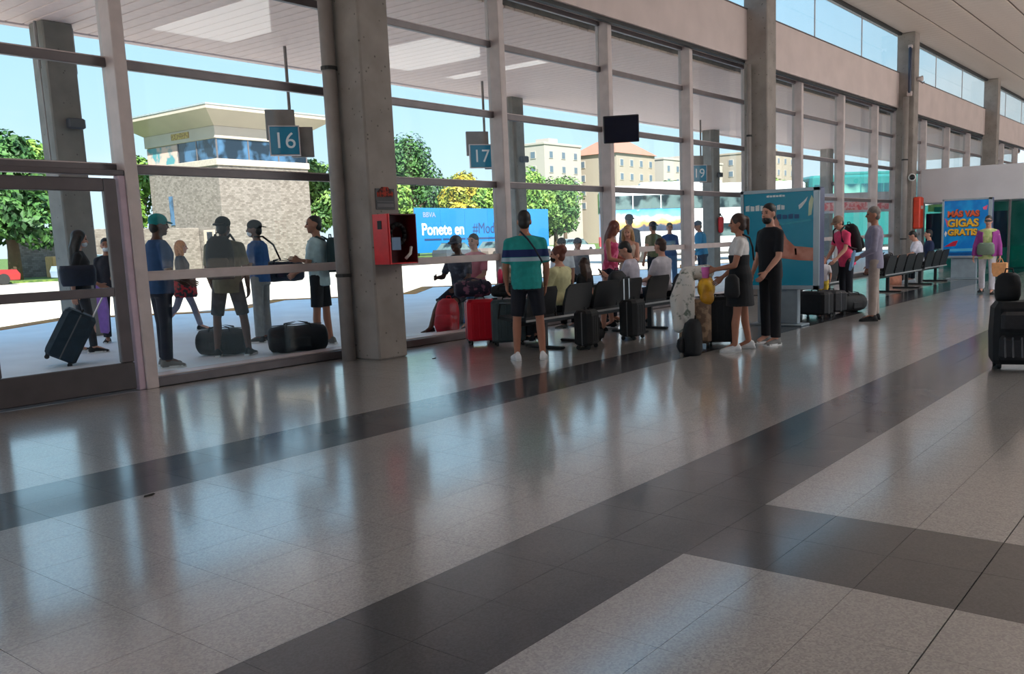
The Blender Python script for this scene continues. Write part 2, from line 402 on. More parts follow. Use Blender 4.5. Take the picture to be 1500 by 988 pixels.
for i in range(4):
    for k in range(30): rest.box(-12+k*1.2+.004, -12+k*1.2+1.196, bays[i+1]+.012, bays[i]-.012, CEIL_Z, CEIL_Z+.028)
    for k in range(12): rest.box(48.2+k*1.15, 48.2+k*1.15+1.14, bays[i+1]+.012, bays[i]-.012, CEIL_Z, CEIL_Z+.028)
tag(rest.build('ceiling_board_field', BOARD, ce), kind='stuff')

# unseen far side of the hall, opened and closed to shape the daylight
wr = empty('wall_right', (0, -8.5, 0)); tag(wr, kind='structure')
MB().box(15, 62, -.2, 0, 0, .5).build('parapet', PLASTER, wr); MB().box(15, 62, -.2, 0, 6.9, 7.4).build('upper_beam', PLASTER, wr)
MB().box(-12, 15, -.2, 0, 0, 7.4).build('unseen_blocking_bay', M('dark grey wall', srgb(64, 61, 60), .8), wr)  # unseen bay closed to block side light, darkened to cut glass glare
for x in range(20, 63, 6): MB().box(x-.25, x+.25, -.3, .2, 0, 7.4).build('pier', CONC, wr)
wb = empty('wall_back', (-7, 0, 0)); tag(wb, kind='structure')  # unseen end left open so daylight reaches the column sides
MB().box(-.3, 0, -8.7, 9.4, 6.9, 7.9).build('upper_beam', WHITEP, wb); MB().box(-.3, 0, -8.7, 9.4, 0, .3).build('parapet', WHITEP, wb)
for y in (-8.5, -2.5, 3.2, 9.0): MB().box(-.35, .05, y-.2, y+.2, 0, 7.0).build('pier', CONC, wb)
wf = MB().box(62, 62.3, YE0-.2, 9.4, 0, 7.9).build('wall_front', WHITEP); tag(wf, kind='structure')
GLOW = M('added glow', (1, .98, .95), .5, var=.01, emit=6.0)  # glow added to fill the hall and stand in for mirrored windows
for x, y, sx_, sy, lab in ((14.7, -2.8, 1.25, 2.5, 'nearest added glowing panel in the ceiling, standing in for windows mirrored top left'),
                           (21.0, -2.8, 1.6, 2.2, 'middle added glowing panel, for the windows mirrored right of the near concrete column'), (24.6, -2.8, .35, 2.2, 'narrow added glowing strip in the ceiling beyond the two wide panels')):
    cl_ = empty('added_glow_panel', (x, y, CEIL_Z)); tag(cl_, lab, 'added glow panel')
    MB().bbox(-sx_, sx_, -sy, sy, -.05, 0, .01).build('frame', FRAME, cl_); MB().box(-sx_+.08, sx_-.08, -sy+.08, sy-.08, -.062, -.05).build('glow_face', GLOW, cl_)

# ------------------------------------------------------------------ concrete columns of the hall
PIPE = M('grey drain pipe', srgb(150, 143, 140), .5, var=.1)
RUST = M('rust stained plaster', srgb(150, 110, 90), .85, var=.3)
def column(x, label, dep=.55, wid=.47):
    c = MB().bbox(x, x+wid, 8.40, 8.40+dep, 0, CEIL_Z, .02).build('concrete_column', CONC); tag(c, label, 'column'); return c
column(7.33, 'pitted grey concrete column carrying the open red hose box', .62)
column(18.62, 'brownish concrete column rising behind the big turquoise advert stand')
column(29.43, 'concrete column with a long dark wall lamp and a dome camera')
column(41.2, 'most distant concrete column visible, rising above the white booth wall')
def pipe(x, y, r, label, z1=5.05):
    p = empty('drain_pipe', (x, y, 0)); tag(p, label, 'pipe')
    MB().cyl((0,0,0), (0,0,z1), r, 14).build('pipe', PIPE, p, smooth=True)
    for z in (1.05, 3.5): MB().cyl((0,0,z-.02), (0,0,z+.02), r+.012, 14).build('bracket', BLACKJ, p)
    return p
pipe(7.22, 8.84, .085, 'thick grey drain pipe beside the hose box column')
pipe(18.52, 8.78, .05, 'slim pale pipe beside the brownish column behind the advert stand', 5.0)
pipe(29.28, 8.60, .09, 'cream drain pipe with a bend beside the column with the camera', 5.4)
# wall lamp, speaker bracket and dome camera on the third column
t = empty('wall_lamp', (29.40, 8.52, 5.55)); tag(t, 'long dark tubular wall lamp fixed upright near the top of a column', 'lamp')
MB().cap((-.07, 0, 0), (-.07, 0, 1.3), .05, .05).build('tube', M('dark blue tube', (.03, .04, .08), .3), t, smooth=True)
MB().bbox(-.1, .0, -.07, .07, -.12, .02, .01).build('end_fitting', FRAME, t); MB().bbox(-.1, 0, -.06, .06, 1.3, 1.4, .01).build('end_fitting', FRAME, t)
t = empty('loudspeaker', (29.65, 8.38, 5.95)); tag(t, 'small white horn loudspeaker on an arm high on the column', 'loudspeaker')
MB().cyl((0, .02, 0), (0, -.16, 0), .05, 12, .09).build('horn', FRAME, t, smooth=True); MB().tube([(0, -.05, -.05), (.16, -.12, -.12), (.3, -.12, -.06)], .018).build('arm', FRAME_D, t)
t = empty('dome_camera', (29.38, 8.42, 2.95)); tag(t, 'white dome security camera on the column above the orange box', 'camera')
MB().cyl((0,0,0), (-.12, -.06, 0), .1, 14, .12).build('housing', M('white plastic', (.75,.75,.75), .4), t, smooth=True); MB().ell((-.13, -.065, 0), .085, .085, .085).build('dome', M('black glossy', (.01,.01,.012), .1), t, smooth=True)
ORNG = M('orange red enamel', srgb(224, 66, 36), .4)
t = empty('extinguisher_box', (29.55, 8.27, 1.35)); tag(t, 'orange red fire equipment cover on the column beside the booth', 'fire box')
MB().bbox(-.02, .38, -.1, .13, 0, 1.0, .04).build('cover', ORNG, t); MB().box(.05, .3, -.104, -.098, .62, .72).build('label_plate', FRAME, t)

# ------------------------------------------------------------------ outside: platform, road, canopy
PLAT = M('platform concrete', srgb(234, 236, 242), .55, var=.08, scale=1.2, bump=.05)
ROADM = M('pale concrete road', (.62, .54, .47), .85, var=.07, scale=.5)
KERB = patterned('worn orange kerb paint', srgb(206, 130, 30), srgb(170, 112, 60), 1.2)
ZO = .078
saw = []
for k in range(-3, 9): saw += [(8.8+5.3*k, 20.1), (11.2+5.3*k, 17.9)]
ring = [(saw[0][0], 9.41)]+saw+[(saw[-1][0], 9.41)]
ring = ring[::-1]
pf = MB().rings([[(x, y, -.12) for x, y in ring][::-1], [(x, y, ZO) for x, y in ring][::-1]]).build('platform', PLAT); tag(pf, kind='structure')
for (xa, ya), (xb, yb_) in zip(saw[:-1], saw[1:]):
    d = V(xb-xa, yb_-ya, 0).normalized(); n = V(-d.y, d.x, 0); a, b = V(xa, ya, 0), V(xb, yb_, 0)
    q = MB()
    i0, i1 = a-n*.38, b-n*.38; o0, o1 = a+n*.02, b+n*.02
    q.rings([[(p.x, p.y, -.07) for p in (i0, i1, o1, o0)], [(p.x, p.y, ZO+.012) for p in (i0, i1, o1, o0)]]).build('kerb_strip', KERB, pf)
rd = MB().box(-120, 260, 9.5, 55, -.5, -.075).build('road', ROADM); tag(rd, kind='structure')
GRASS = patterned('grass', srgb(100, 122, 50), srgb(60, 90, 34), 3.)
gv = MB().rings([[(-150, 55, -.1), (400, 55, -.1), (400, 400, -.1), (-150, 400, -.1)], [(-150, 55, .02), (400, 55, .02), (400, 400, .6), (-150, 400, .6)]]).build('grass_verge', GRASS); tag(gv, kind='structure')
gb = MB().box(-120, 160, -120, -8.8, -.5, -.02).box(-120, -7.4, -8.8, 9.5, -.5, -.02).build('forecourt', ROADM); tag(gb, kind='structure')

cano = empty('platform_canopy', (0, 9.45, 5.0)); tag(cano, 'wide boarded canopy roof over the bus platform outside the glass', 'canopy')
SOFF = M('canopy board', srgb(246, 214, 202), .6, var=.05)
MB().box(-10, 52, 0, 6.2, .05, .6).build('roof_slab', M('canopy slab', srgb(150, 138, 130), .8), cano)
MB().bbox(-10, 52, 6.05, 6.25, -.02, .75, .02).build('fascia', SOFF, cano)
sb_me = mesh_of(MB().bbox(0, .235, .02, 6.05, 0, .05, .008), 'soffit_board', SOFF)
for k in range(248): inst('soffit_board', sb_me, cano, (-10+k*.25, 0, 0))
def ccol(x, label):
    c = empty('canopy_column', (x, 15.0, ZO)); tag(c, label, 'column')
    MB().bbox(0, .46, 0, .46, 0, 4.93, .02).build('shaft', CONC2, c)
    for xx, yy in ((-.06, .1), (.53, .2)):
        MB().tube([(xx, yy, 4.9), (xx, yy, 4.2)], .025, 6).build('conduit', PIPE, c)
    MB().tube([(-.06, .1, 4.2), (-.05, .1, 2.6)], .012, 6).build('cable', PIPE, c)
    MB().bbox(.18, .44, -.14, -.02, 3.30, 3.46, .02).build('floodlight', M('dark lamp body', (.06, .06, .07), .4), c)
    return c
ccol(6.80, 'leftmost outdoor concrete canopy column, with a floodlight, behind the entrance door')
ccol(17.94, 'second outdoor canopy column, standing behind the man in the striped teal shirt')
ccol(28.80, 'third outdoor canopy column, beside bay sign 19, with a red extinguisher')
ccol(39.9, 'far outdoor canopy column in front of the turquoise bus')
RED = M('red enamel', srgb(214, 30, 36), .35); RED_SHADE = M('red enamel with painted shade', srgb(84, 8, 16), .4)  # second red puts the shade inside the hose box into its colour
t = empty('fire_extinguisher', (29.05, 14.88, 1.42)); tag(t, 'small red fire extinguisher hung on the third outdoor canopy column', 'extinguisher')
MB().cap((0,0,.1), (0,0,.48), .1, .1).build('cylinder', RED, t, smooth=True); MB().tube([(0,0,.6), (0,0,.68), (-.1,0,.66)], .025).build('valve', BLACKJ, t); MB().tube([(.02,-.02,.62), (.13,-.05,.5), (.12,-.05,.15)], .015).build('hose', BLACKJ, t)

# bay number signs hung from the canopy
SIGNB = M('sign teal blue', srgb(20, 128, 160), .4, var=.04); SIGNG = M('sign grey steel', srgb(128, 118, 112), .5); WHITE = M('white lettering', (.85, .86, .86), .5, var=.02)
def bay_sign(x, y, num, label):
    t = empty('bay_sign', (x, y, 3.32), math.radians(-38)); tag(t, label, 'sign', 'bay number signs under the canopy')
    MB().cyl((.12, .1, .26), (.12, .1, 1.665), .028, 8).build('hanger', SIGNG, t)
    bp = MB().bbox(-.26, .26, -.04, .04, -.25, .25, .012).build('sign_face', SIGNB, t)
    fr = MB()
    for a in ((-.265, .265, -.05, .05, .245, .265), (-.265, .265, -.05, .05, -.265, -.245), (-.265, -.245, -.05, .05, -.245, .245), (.245, .265, -.05, .05, -.245, .245)): fr.box(*a)
    fr.build('sign_rim', FRAME, t)
    text('number', num, WHITE, t, (0, -.043, -.01), .40, (PI/2, 0, 0))
    MB().bbox(-.31, .2, .06, .14, .02, .56, .01).build('back_box', SIGNG, t); MB().bbox(.1, .5, .1, .18, -.28, .26, .01).build('side_box', SIGNG, t)
bay_sign(10.32, 14.0, '16', 'hanging teal bay sign reading 16, in front of the stone tower')
bay_sign(15.58, 14.0, '17', 'hanging teal bay sign reading 17, in front of the trees')
bay_sign(25.85, 14.0, '19', 'hanging teal bay sign reading 19, partly behind a window post')

# big blue advertising hoarding across the road
SKYB = M('hoarding sky blue', srgb(26, 112, 182), .5, var=.06, scale=.3); DARKT = M('slate blue lettering', srgb(40, 60, 100), .5)
PALET = M('soft lilac lettering', srgb(130, 140, 205), .5)
hb = empty('billboard', (55.2, 57.6, 0)); tag(hb, 'long bright blue advertising billboard beyond the road reading Ponete en', 'billboard')
for i in range(6):
    MB().bbox(i*3.13+.02, (i+1)*3.13-.01, 0, .12, .55, 4.46, .01).build('panel', SKYB, hb)
for i in range(7): MB().box(i*3.1+.05, i*3.1+.17, .12, .24, 0, 4.4).build('post', SIGNG, hb)
text('headline', 'Ponete en', WHITE, hb, (.7, -.02, 2.55), 1.42, (PI/2, 0, 0), align='LEFT', bold=.03, sx=.93)
text('headline', '#ModoV', DARKT, hb, (7.25, -.02, 2.6), 1.42, (PI/2, 0, 0), align='LEFT', sx=.9)
text('logo', 'BBVA', PALET, hb, (.95, -.02, 3.85), .62, (PI/2, 0, 0), align='LEFT', bold=.01, sx=1.05)
for x0, x1 in ((1.0, 3.1), (3.3, 4.1), (4.3, 6.2), (6.4, 7.6), (7.9, 10.3)): MB().box(x0, x1, -.02, 0, 1.62, 1.78).build('small_print', DARKT, hb)

# the stone tower with its glazed cabin and flared roof
STONE = brickwork('pale stone courses', srgb(140, 130, 124), srgb(108, 98, 92), srgb(98, 90, 86), 2.0)
CREAM = M('cream render', srgb(184, 170, 158), .7, var=.05, scale=.6); DGLASS = patterned('dark cabin glass', srgb(24, 36, 50), srgb(70, 105, 140), .5, rough=.15)
tw = empty('control_tower', (38.3, 60, 0)); tag(tw, 'square pale stone tower with glazed cabin under a flared cream roof', 'building')
MB().box(0, 7.9, 0, 9.5, 0, 7.5).build('stone_shaft', STONE, tw)
for z in range(0, 12):
    pass
CB = M('cream ledge', srgb(178, 166, 156), .7)
MB().bbox(-.12, 8.02, -.12, 9.62, 7.5, 7.98, .03).build('cabin_ledge', CB, tw)
MB().box(.05, 7.85, 2.0, 9.45, 7.98, 9.42).build('cabin_core', CREAM, tw)
MB().box(.02, 7.88, .02, 5.0, 7.98, 9.42).build('cabin_glass', DGLASS, tw)
for x in (0, 2.6, 5.2, 7.8): MB().box(x, x+.1, -.02, .06, 7.98, 9.42).build('cabin_mullion', FRAME_D, tw)
for y in (2.5, 5.0): MB().box(-.02, .06, y, y+.1, 7.98, 9.42).build('cabin_mullion', FRAME_D, tw)
MB().box(-.04, .02, 5.1, 9.4, 8.0, 9.35).build('mural_panel', patterned('leafy mural', srgb(205, 170, 160), srgb(80, 140, 150), .8), tw)
MB().bbox(-.1, 8.0, -.1, 9.6, 9.42, 10.3, .03).build('white_band', CREAM, tw)
MB().box(-.14, -.08, 3.2, 5.6, 9.7, 10.15).build('vent', patterned('ochre vent', srgb(190, 160, 90), srgb(150, 120, 70), 6), tw)
MB().rings([[(-.1,-.1,10.3),(8.,-.1,10.3),(8.,9.6,10.3),(-.1,9.6,10.3)], [(-1.5,-1.5,11.25),(9.5,-1.5,11.25),(9.5,11.0,11.25),(-1.5,11.0,11.25)], [(-1.5,-1.5,11.5),(9.5,-1.5,11.5),(9.5,11.0,11.5),(-1.5,11.0,11.5)]]).build('flared_roof', CREAM, tw)
MB().box(-1.55, 9.55, -1.55, 11.05, 11.5, 11.62).build('roof_edge', M('grey roof edge', srgb(150, 160, 165), .5), tw)
for x, z in ((.9, 4.9),): MB().box(-.05, .02, 6.4, 6.9, 3.4, 5.6).build('slit_window', DGLASS, tw)
wdw = MB().bbox(-.08, .12, 1.1, 2.5, 1.8, 2.9, .02).build('window', CREAM, tw); MB().box(-.1, -.08, 1.35, 2.05, 1.95, 2.75).build('pane', DGLASS, wdw)
# low stone wall to the left of it
lw = MB().bbox(25.5, 38.2, 63, 63.5, 0, 3.1, .03).build('stone_wall', STONE); tag(lw, 'low grey stone wall between the left tree and the tower', 'wall')

# ------------------------------------------------------------------ trees
BARK = M('bark', srgb(92, 74, 60), .9, bump=.4)
LEAFS = [patterned('leaf deep green', srgb(34, 70, 32), srgb(66, 108, 48), .8), patterned('leaf bright green', srgb(78, 118, 42), srgb(126, 156, 66), .8),
         patterned('leaf yellow green', srgb(128, 136, 44), srgb(186, 166, 56), .8), patterned('leaf mixed green', srgb(54, 92, 40), srgb(108, 138, 70), .6)]
for m in LEAFS:
    m.node_tree.nodes['Principled BSDF'].inputs['Roughness'].default_value = .6
def tree(x, y, h, rad, mat, label, n=2600, trunk=.25, cz=.62, leaf=.34, nc=11):
    n = int(n*2.1); leaf *= .68
    rng = random.Random(int(x*13+y))
    t = empty('tree', (x, y, 0)); tag(t, label, 'tree', 'trees beyond the bus lanes')
    tm = MB(); hb_ = h*(cz-.22)
    tm.tube([(0,0,0), (.05,0,hb_*.5), (0,.05,hb_)], trunk, 8, rs=[trunk*1.25, trunk, trunk*.8])
    cs = []
    for i in range(nc):
        a = rng.uniform(0, 2*PI); rr = rad*rng.uniform(.15, .68); zz = h*cz+h*.30*rng.uniform(-.8, .85)
        rr *= 1-.45*max(0, (zz-h*cz)/(h*.3)); c = V(rr*math.cos(a), rr*math.sin(a), zz); cs.append((c, rad*rng.uniform(.36, .55)))
        tm.tube([(0,0,hb_*.9), c*.55+V(0,0,hb_*.4), c], .05, 5, rs=[trunk*.5, trunk*.3, .04])
    cs.append((V(0, 0, h-rad*.5), rad*.5))
    tm.build('trunk', BARK, t, smooth=True)
    vs = []; fs = []
    for i in range(n):
        c, r = cs[i % len(cs)]
        d = V(rng.gauss(0,1), rng.gauss(0,1), rng.gauss(0,1)).normalized(); p = c+d*r*(rng.random()**.33)*V(1,1,.85).length/1.65
        nrm = (d+V(rng.gauss(0,.5), rng.gauss(0,.5), rng.gauss(.3,.5))).normalized(); a = nrm.orthogonal().normalized(); b = nrm.cross(a)
        ang = rng.uniform(0, PI); a, b = a*math.cos(ang)+b*math.sin(ang), b*math.cos(ang)-a*math.sin(ang); s_ = leaf*rng.uniform(.6, 1.3); k = len(vs)
        vs += [p-a*s_, p+b*s_*.55+nrm*s_*.12, p+a*s_, p-b*s_*.55+nrm*s_*.12]; fs.append((k, k+1, k+2, k+3))
    me = bpy.data.meshes.new('foliage'); me.from_pydata([tuple(v) for v in vs], [], fs); me.materials.append(mat)
    o = bpy.data.objects.new('foliage', me); COL.objects.link(o); o.parent = t; tag(o, kind='stuff')
    return t
tree(23.2, 58, 8.6, 3.4, LEAFS[0], 'dark green tree with visible trunk at the far left, behind the door glass', 3600, .34, .62)
tree(19.0, 62, 9.2, 3.2, LEAFS[3], 'pale green tree cut by the left edge of the picture', 2600)
tree(27.6, 66, 9.4, 2.6, LEAFS[1], 'yellowish green tree just right of the leftmost canopy column', 2600)
tree(40.2, 75, 9.6, 2.3, LEAFS[1], 'bright tree peeping out between window post and stone tower', 2000)
tree(49.6, 64, 8.8, 2.6, LEAFS[3], 'tree just right of the stone tower, left of the near concrete column', 2600)
tree(67.3, 70.5, 12.3, 4.5, LEAFS[0], 'tallest round green tree above the blue billboard', 4200, .4, .64)
tree(57.6, 62.5, 7.0, 3.0, LEAFS[1], 'light green bushy tree behind the left end of the billboard', 2600)
tree(68.5, 64, 8.6, 2.9, LEAFS[2], 'yellow blossoming tree beside the tallest round tree', 2600)
tree(75.5, 72, 9.0, 3.4, LEAFS[3], 'green tree behind the right half of the billboard', 3000)
tree(78.0, 63, 9.0, 3.2, LEAFS[1], 'sunlit loose tree right of the billboard', 3000)
tree(83.5, 64, 7.6, 3.6, LEAFS[3], 'broad low tree reaching toward the white bus', 3000)
tree(88.5, 70, 8.0, 3.2, LEAFS[0], 'dark tree behind the tail of the white bus', 2200)
tree(72.8, 66.5, 7.6, 3.0, LEAFS[1], 'bright low tree behind the right end of the billboard', 2400)
tree(79.5, 69, 8.4, 3.4, LEAFS[3], 'mid green tree right of the second canopy column', 2600)
tree(86.5, 70, 9.2, 3.4, LEAFS[1], 'sunny green tree between second canopy column and white bus', 2600)
tree(96.0, 72, 9.6, 4.2, LEAFS[3], 'large soft green tree just left of the white bus', 3000)
tree(112, 66, 8.6, 4.0, LEAFS[1], 'yellow green tree above the white bus roof', 2600, leaf=.5)
tree(133, 60, 10.0, 4.5, LEAFS[1], 'bright tree seen right of the third canopy column', 2400, leaf=.5)
tree(150, 56, 10, 5, LEAFS[1], 'bright tree seen just right of the brownish hall column', 2400, leaf=.5)

# ------------------------------------------------------------------ apartment blocks far behind
ROOFT = M('terracotta roof', srgb(160, 112, 96), .8); PALE = M('pale render', srgb(164, 156, 150), .8, var=.04); PALE2 = M('beige render', srgb(154, 142, 130), .8, var=.04)
WGL = M('distant window glass', srgb(90, 105, 120), .3)
def block(x, y, sx_, sy, h, mat, label, rows_, cols, roof=None):
    t = empty('apartment_building', (x, y, 0)); tag(t, label, 'building', 'apartment blocks beyond the trees')
    MB().box(0, sx_, 0, sy, 0, h).build('wall', mat, t)
    me = mesh_of(MB().bbox(-.7, .7, -.12, .05, -.8, .8, .03), 'window', PALE); pe = mesh_of(MB().box(-.55, .55, -.14, -.12, -.65, .65), 'pane', WGL)
    for r in range(rows_):
        for c in range(cols):
            f = inst('window', me, t, (sx_*(c+.5)/cols, 0, h-2-r*3.)); inst('pane', pe, f)
            if c < 2:
                f = inst('window', me, t, (0, sy*(c+.5)/2, h-2-r*3.), (0, 0, -PI/2)); inst('pane', pe, f)
    if roof: MB().rings([[(-.5,-.5,h),(sx_+.5,-.5,h),(sx_+.5,sy+.5,h),(-.5,sy+.5,h)], [(sx_*.3,sy*.3,h+roof),(sx_*.7,sy*.3,h+roof),(sx_*.7,sy*.7,h+roof),(sx_*.3,sy*.7,h+roof)]]).build('roof', ROOFT, t)
    else: MB().bbox(-.2, sx_+.2, -.2, sy+.2, h, h+.5, .05).build('parapet', mat, t)
    MB().box(sx_*.6, sx_*.85, sy*.4, sy*.7, h, h+2.2).build('roof_hut', mat, t)
    return t
block(151, 118, 13, 12, 21.0, PALE, 'pale flat roofed apartment block left of the monitor post', 4, 3)
block(166, 110, 16, 12, 19.5, PALE2, 'beige apartment block with a terracotta roof behind the monitor', 4, 4, 3.2)
block(186, 110, 30, 14, 19.0, PALE, 'long pale apartment block above the white bus', 4, 7)
block(222, 100, 22, 14, 22.0, PALE2, 'beige apartment block at the right, by the third canopy column', 4, 5)

# ------------------------------------------------------------------ buses
BUSW = M('bus white', srgb(196, 200, 206), .3, var=.03); BUSG = patterned('bus window glass', srgb(30, 42, 48), srgb(90, 110, 112), .9, rough=.1)
TYRE = M('tyre', (.02, .02, .02), .8); CHROME = M('brushed steel', (.55, .55, .56), .3, metal=1.)
def bus(x, y, rz, lng, hgt, body, glassm, label, name='double_deck_coach'):
    t = empty(name, (x, y, -.075), rz); tag(t, label, 'bus')
    MB().bbox(0, lng, 0, 2.6, .35, hgt, .16).build('body', body, t)
    for z0, z1, nm in ((hgt-1.35, hgt-.55, 'upper_window'), (1.35, 2.05, 'lower_window')):
        n = int(lng/1.5)
        for i in range(n):
            if nm == 'lower_window' and i < 4: continue
            a = .25+i*(lng-.5)/n
            MB().bbox(a+.03, a+(lng-.5)/n-.03, -.03, .03, z0, z1, .02).build(nm, glassm, t)
    for i in (.17, .68, .8):
        wv = MB().cyl((lng*i, -.04, .5), (lng*i, .3, .5), .5, 20).build('wheel', TYRE, t, smooth=False); MB().cyl((lng*i, -.07, .5), (lng*i, -.03, .5), .28, 14).build('hub', CHROME, wv)
    MB().bbox(-.06, .1, .2, 2.4, hgt-1.5, hgt-.3, .03).build('end_window', glassm, t)
    MB().box(-.05, .02, .08, .4, .95, 1.5).build('tail_lamp', RED, t); MB().box(-.05, .02, 2.2, 2.52, .95, 1.5).build('tail_lamp', RED, t)
    MB().bbox(lng*.2, lng*.6, .6, 2.0, hgt, hgt+.2, .05).build('roof_unit', body, t)
    MB().box(.1, lng-.1, -.02, .01, .35, .42).build('skirt', TYRE, t)
    return t
az = math.atan2(-5.63, 4.22)
wb_ = bus(41.9, 28.9, az, 11.5, 4.28, BUSW, BUSG, 'white double deck coach with a mountain landscape on its side')
MTN = bpy.data.materials.new('printed mountain view'); MTN.use_nodes = True
def print_mtn():
    n = MTN.node_tree; b = n.nodes['Principled BSDF']; b.inputs['Roughness'].default_value = .35
    t = n.nodes.new('ShaderNodeTexCoord'); s = n.nodes.new('ShaderNodeSeparateXYZ'); n.links.new(t.outputs['Object'], s.inputs[0])
    z = n.nodes.new('ShaderNodeTexNoise'); z.inputs['Scale'].default_value = 1.6; z.inputs['Detail'].default_value = 6; n.links.new(t.outputs['Object'], z.inputs['Vector'])
    a = n.nodes.new('ShaderNodeMath'); a.operation = 'MULTIPLY_ADD'; a.inputs[1].default_value = .9; n.links.new(z.outputs['Fac'], a.inputs[0]); n.links.new(s.outputs['Z'], a.inputs[2])
    r = n.nodes.new('ShaderNodeValToRGB'); r.color_ramp.interpolation = 'LINEAR'
    for p, c in ((.42, srgb(60, 70, 90)), (.52, srgb(226, 170, 80)), (.60, srgb(230, 200, 150)), (.66, srgb(205, 215, 232)), (.74, srgb(110, 180, 235)), (.9, srgb(60, 150, 230))):
        e = r.color_ramp.elements.new(p); e.color = (*c, 1)
    mr = n.nodes.new('ShaderNodeMapRange'); mr.inputs[1].default_value = -.2; mr.inputs[2].default_value = 1.9; n.links.new(a.outputs[0], mr.inputs[0])
    n.links.new(mr.outputs[0], r.inputs[0]); n.links.new(r.outputs[0], b.inputs['Base Color'])
print_mtn()
pc = MB().bbox(.5, 4.9, -.03, .01, 0, 1.25, .01).build('side_picture', MTN, wb_); pc.location = (0, 0, 1.75)
DTX = M('dark grey lettering', srgb(60, 66, 70), .5)
text('side_lettering', 'rge', DTX, wb_, (8.15, -.03, 2.35), 1.0, (PI/2, 0, 0), shear=.2, align='LEFT', bold=.015)
TEAL = M('bus teal', srgb(40, 118, 118), .3, var=.05); TGL = patterned('teal tinted glass', srgb(30, 80, 90), srgb(110, 170, 160), .35, rough=.1)
tb = bus(52.9, 21.1, az+.06, 12, 4.75, TEAL, TGL, 'turquoise double deck coach seen through the right windows')
MB().bbox(.05, 11.9, -.04, .01, 2.75, 2.95, .02).build('white_stripe', BUSW, tb)
# market umbrella like awning with faint red print
aw = empty('kiosk_awning', (37.3, 14.6, 0), math.radians(-60)); tag(aw, 'white kiosk awning with worn red print in front of the turquoise bus', 'awning')
MB().box(0, 3.6, 0, .06, 2.1, 2.62).build('valance', BUSW, aw); MB().rings([[(0,.0,2.62),(3.6,.0,2.62),(3.6,1.2,2.62),(0,1.2,2.62)], [(0,.6,2.95),(3.6,.6,2.95),(3.6,1.2,2.95),(0,1.2,2.95)]]).build('top', BUSW, aw)
PRT = patterned('worn red print', srgb(232, 110, 115), srgb(245, 190, 185), 7)
MB().box(.1, 3.2, -.012, .0, 2.2, 2.55).build('red_print', PRT, aw)
for x in (0.05, 3.5): MB().cyl((x, .6, .0), (x, .6, 2.7), .03).build('post', FRAME, aw)

# parked cars along the far edge of the road
def car(x, y, col, label):
    t = empty('car', (x, y, -.075), 0); tag(t, label, 'car', 'cars parked across the road')
    bm_ = M('car paint '+str(col), srgb(*col), .3, var=.03)
    MB().rings([[(0,0,.25),(4.2,0,.25),(4.2,1.7,.25),(0,1.7,.25)], [(-.05,0,.6),(4.25,0,.55),(4.25,1.7,.55),(-.05,1.7,.6)], [(.05,.05,.88),(4.1,.05,.8),(4.1,1.65,.8),(.05,1.65,.88)]]).build('body', bm_, t)
    MB().rings([[(.4,.08,.85),(3.2,.08,.82),(3.2,1.62,.82),(.4,1.62,.85)], [(.9,.2,1.4),(2.4,.2,1.42),(2.4,1.5,1.42),(.9,1.5,1.4)]]).build('glasshouse', BUSG, t)
    MB().box(.9, 2.4, .2, 1.5, 1.4, 1.44).build('roof', bm_, t)
    for cx in (.8, 3.4):
        for yy in (-.02, 1.52): MB().cyl((cx, yy, .3), (cx, yy+.2, .3), .3, 14).build('wheel', TYRE, t)
    return t
car(54.2, 53, (60, 66, 74), 'dark car under the left end of the blue billboard')
car(59.4, 53, (120, 110, 104), 'brownish car under the middle of the blue billboard')
car(64.6, 53, (150, 165, 175), 'silver car parked under the blue billboard, third from its left end')
car(71.5, 53, (200, 205, 210), 'pale car right of the blue billboard')
car(17.2, 53, (150, 44, 44), 'small red car at the far left edge across the road')
car(23.3, 52, (140, 160, 185), 'light blue car near the trunk of the dark left tree')
gb2 = MB().bbox(26.2, 29.8, 60, 61, 0, 1.35, .05).build('ochre_bin_row', M('ochre sheet', srgb(204, 160, 110), .7)); tag(gb2, 'ochre waste container in front of the low stone wall', 'container')

# ------------------------------------------------------------------ fittings inside the hall
t = empty('hose_cabinet', (7.36, 8.14, 1.17)); tag(t, 'open fronted red fire hose box on the near concrete column', 'fire box')
MB().bbox(-.01, .0, -.0, .26, 0, .6, .002).build('side_panel', RED, t); MB().bbox(.0, .46, .22, .26, 0, .6, .004).build('back_panel', RED_SHADE, t)
MB().bbox(0, .46, 0, .22, 0, .015, .003).build('bottom_panel', RED, t); MB().bbox(0, .46, 0, .22, .585, .6, .003).build('top_panel', RED_SHADE, t)
MB().bbox(.445, .46, 0, .22, .0, .6, .003).build('side_panel', RED_SHADE, t)
MB().box(-.016, -.009, .1, .17, .42, .52).build('stencil_mark', BLACKJ, t); MB().box(.0, .02, -.01, .01, 0, .6).build('door_edge', RED, t)
rl = MB(); 
for k in range(24):
    a = k*PI/6; rl.cyl((.25+.12*math.cos(a), .12, .36+.12*math.sin(a)), (.25+.12*math.cos(a+PI/6), .12, .36+.12*math.sin(a+PI/6)), .03, 6)
rl.build('coiled_hose', M('black rubber', (.015, .014, .016), .6), t, smooth=True)
MB().box(.06, .2, .015, .02, .17, .32).build('blue_notice', M('blue notice', srgb(110, 140, 175), .5), t); MB().tube([(.3, .05, .06), (.36, .03, .12), (.4, .05, .2)], .02).build('nozzle', M('pale nozzle', (.6, .58, .55), .4), t, smooth=True)
t = empty('wall_notice', (7.42, 8.392, 1.83)); tag(t, 'small black notice with a red flame on the column above the hose box', 'notice')
MB().box(0, .3, 0, .006, 0, .25).build('board', M('notice black', (.02, .018, .022), .5), t)
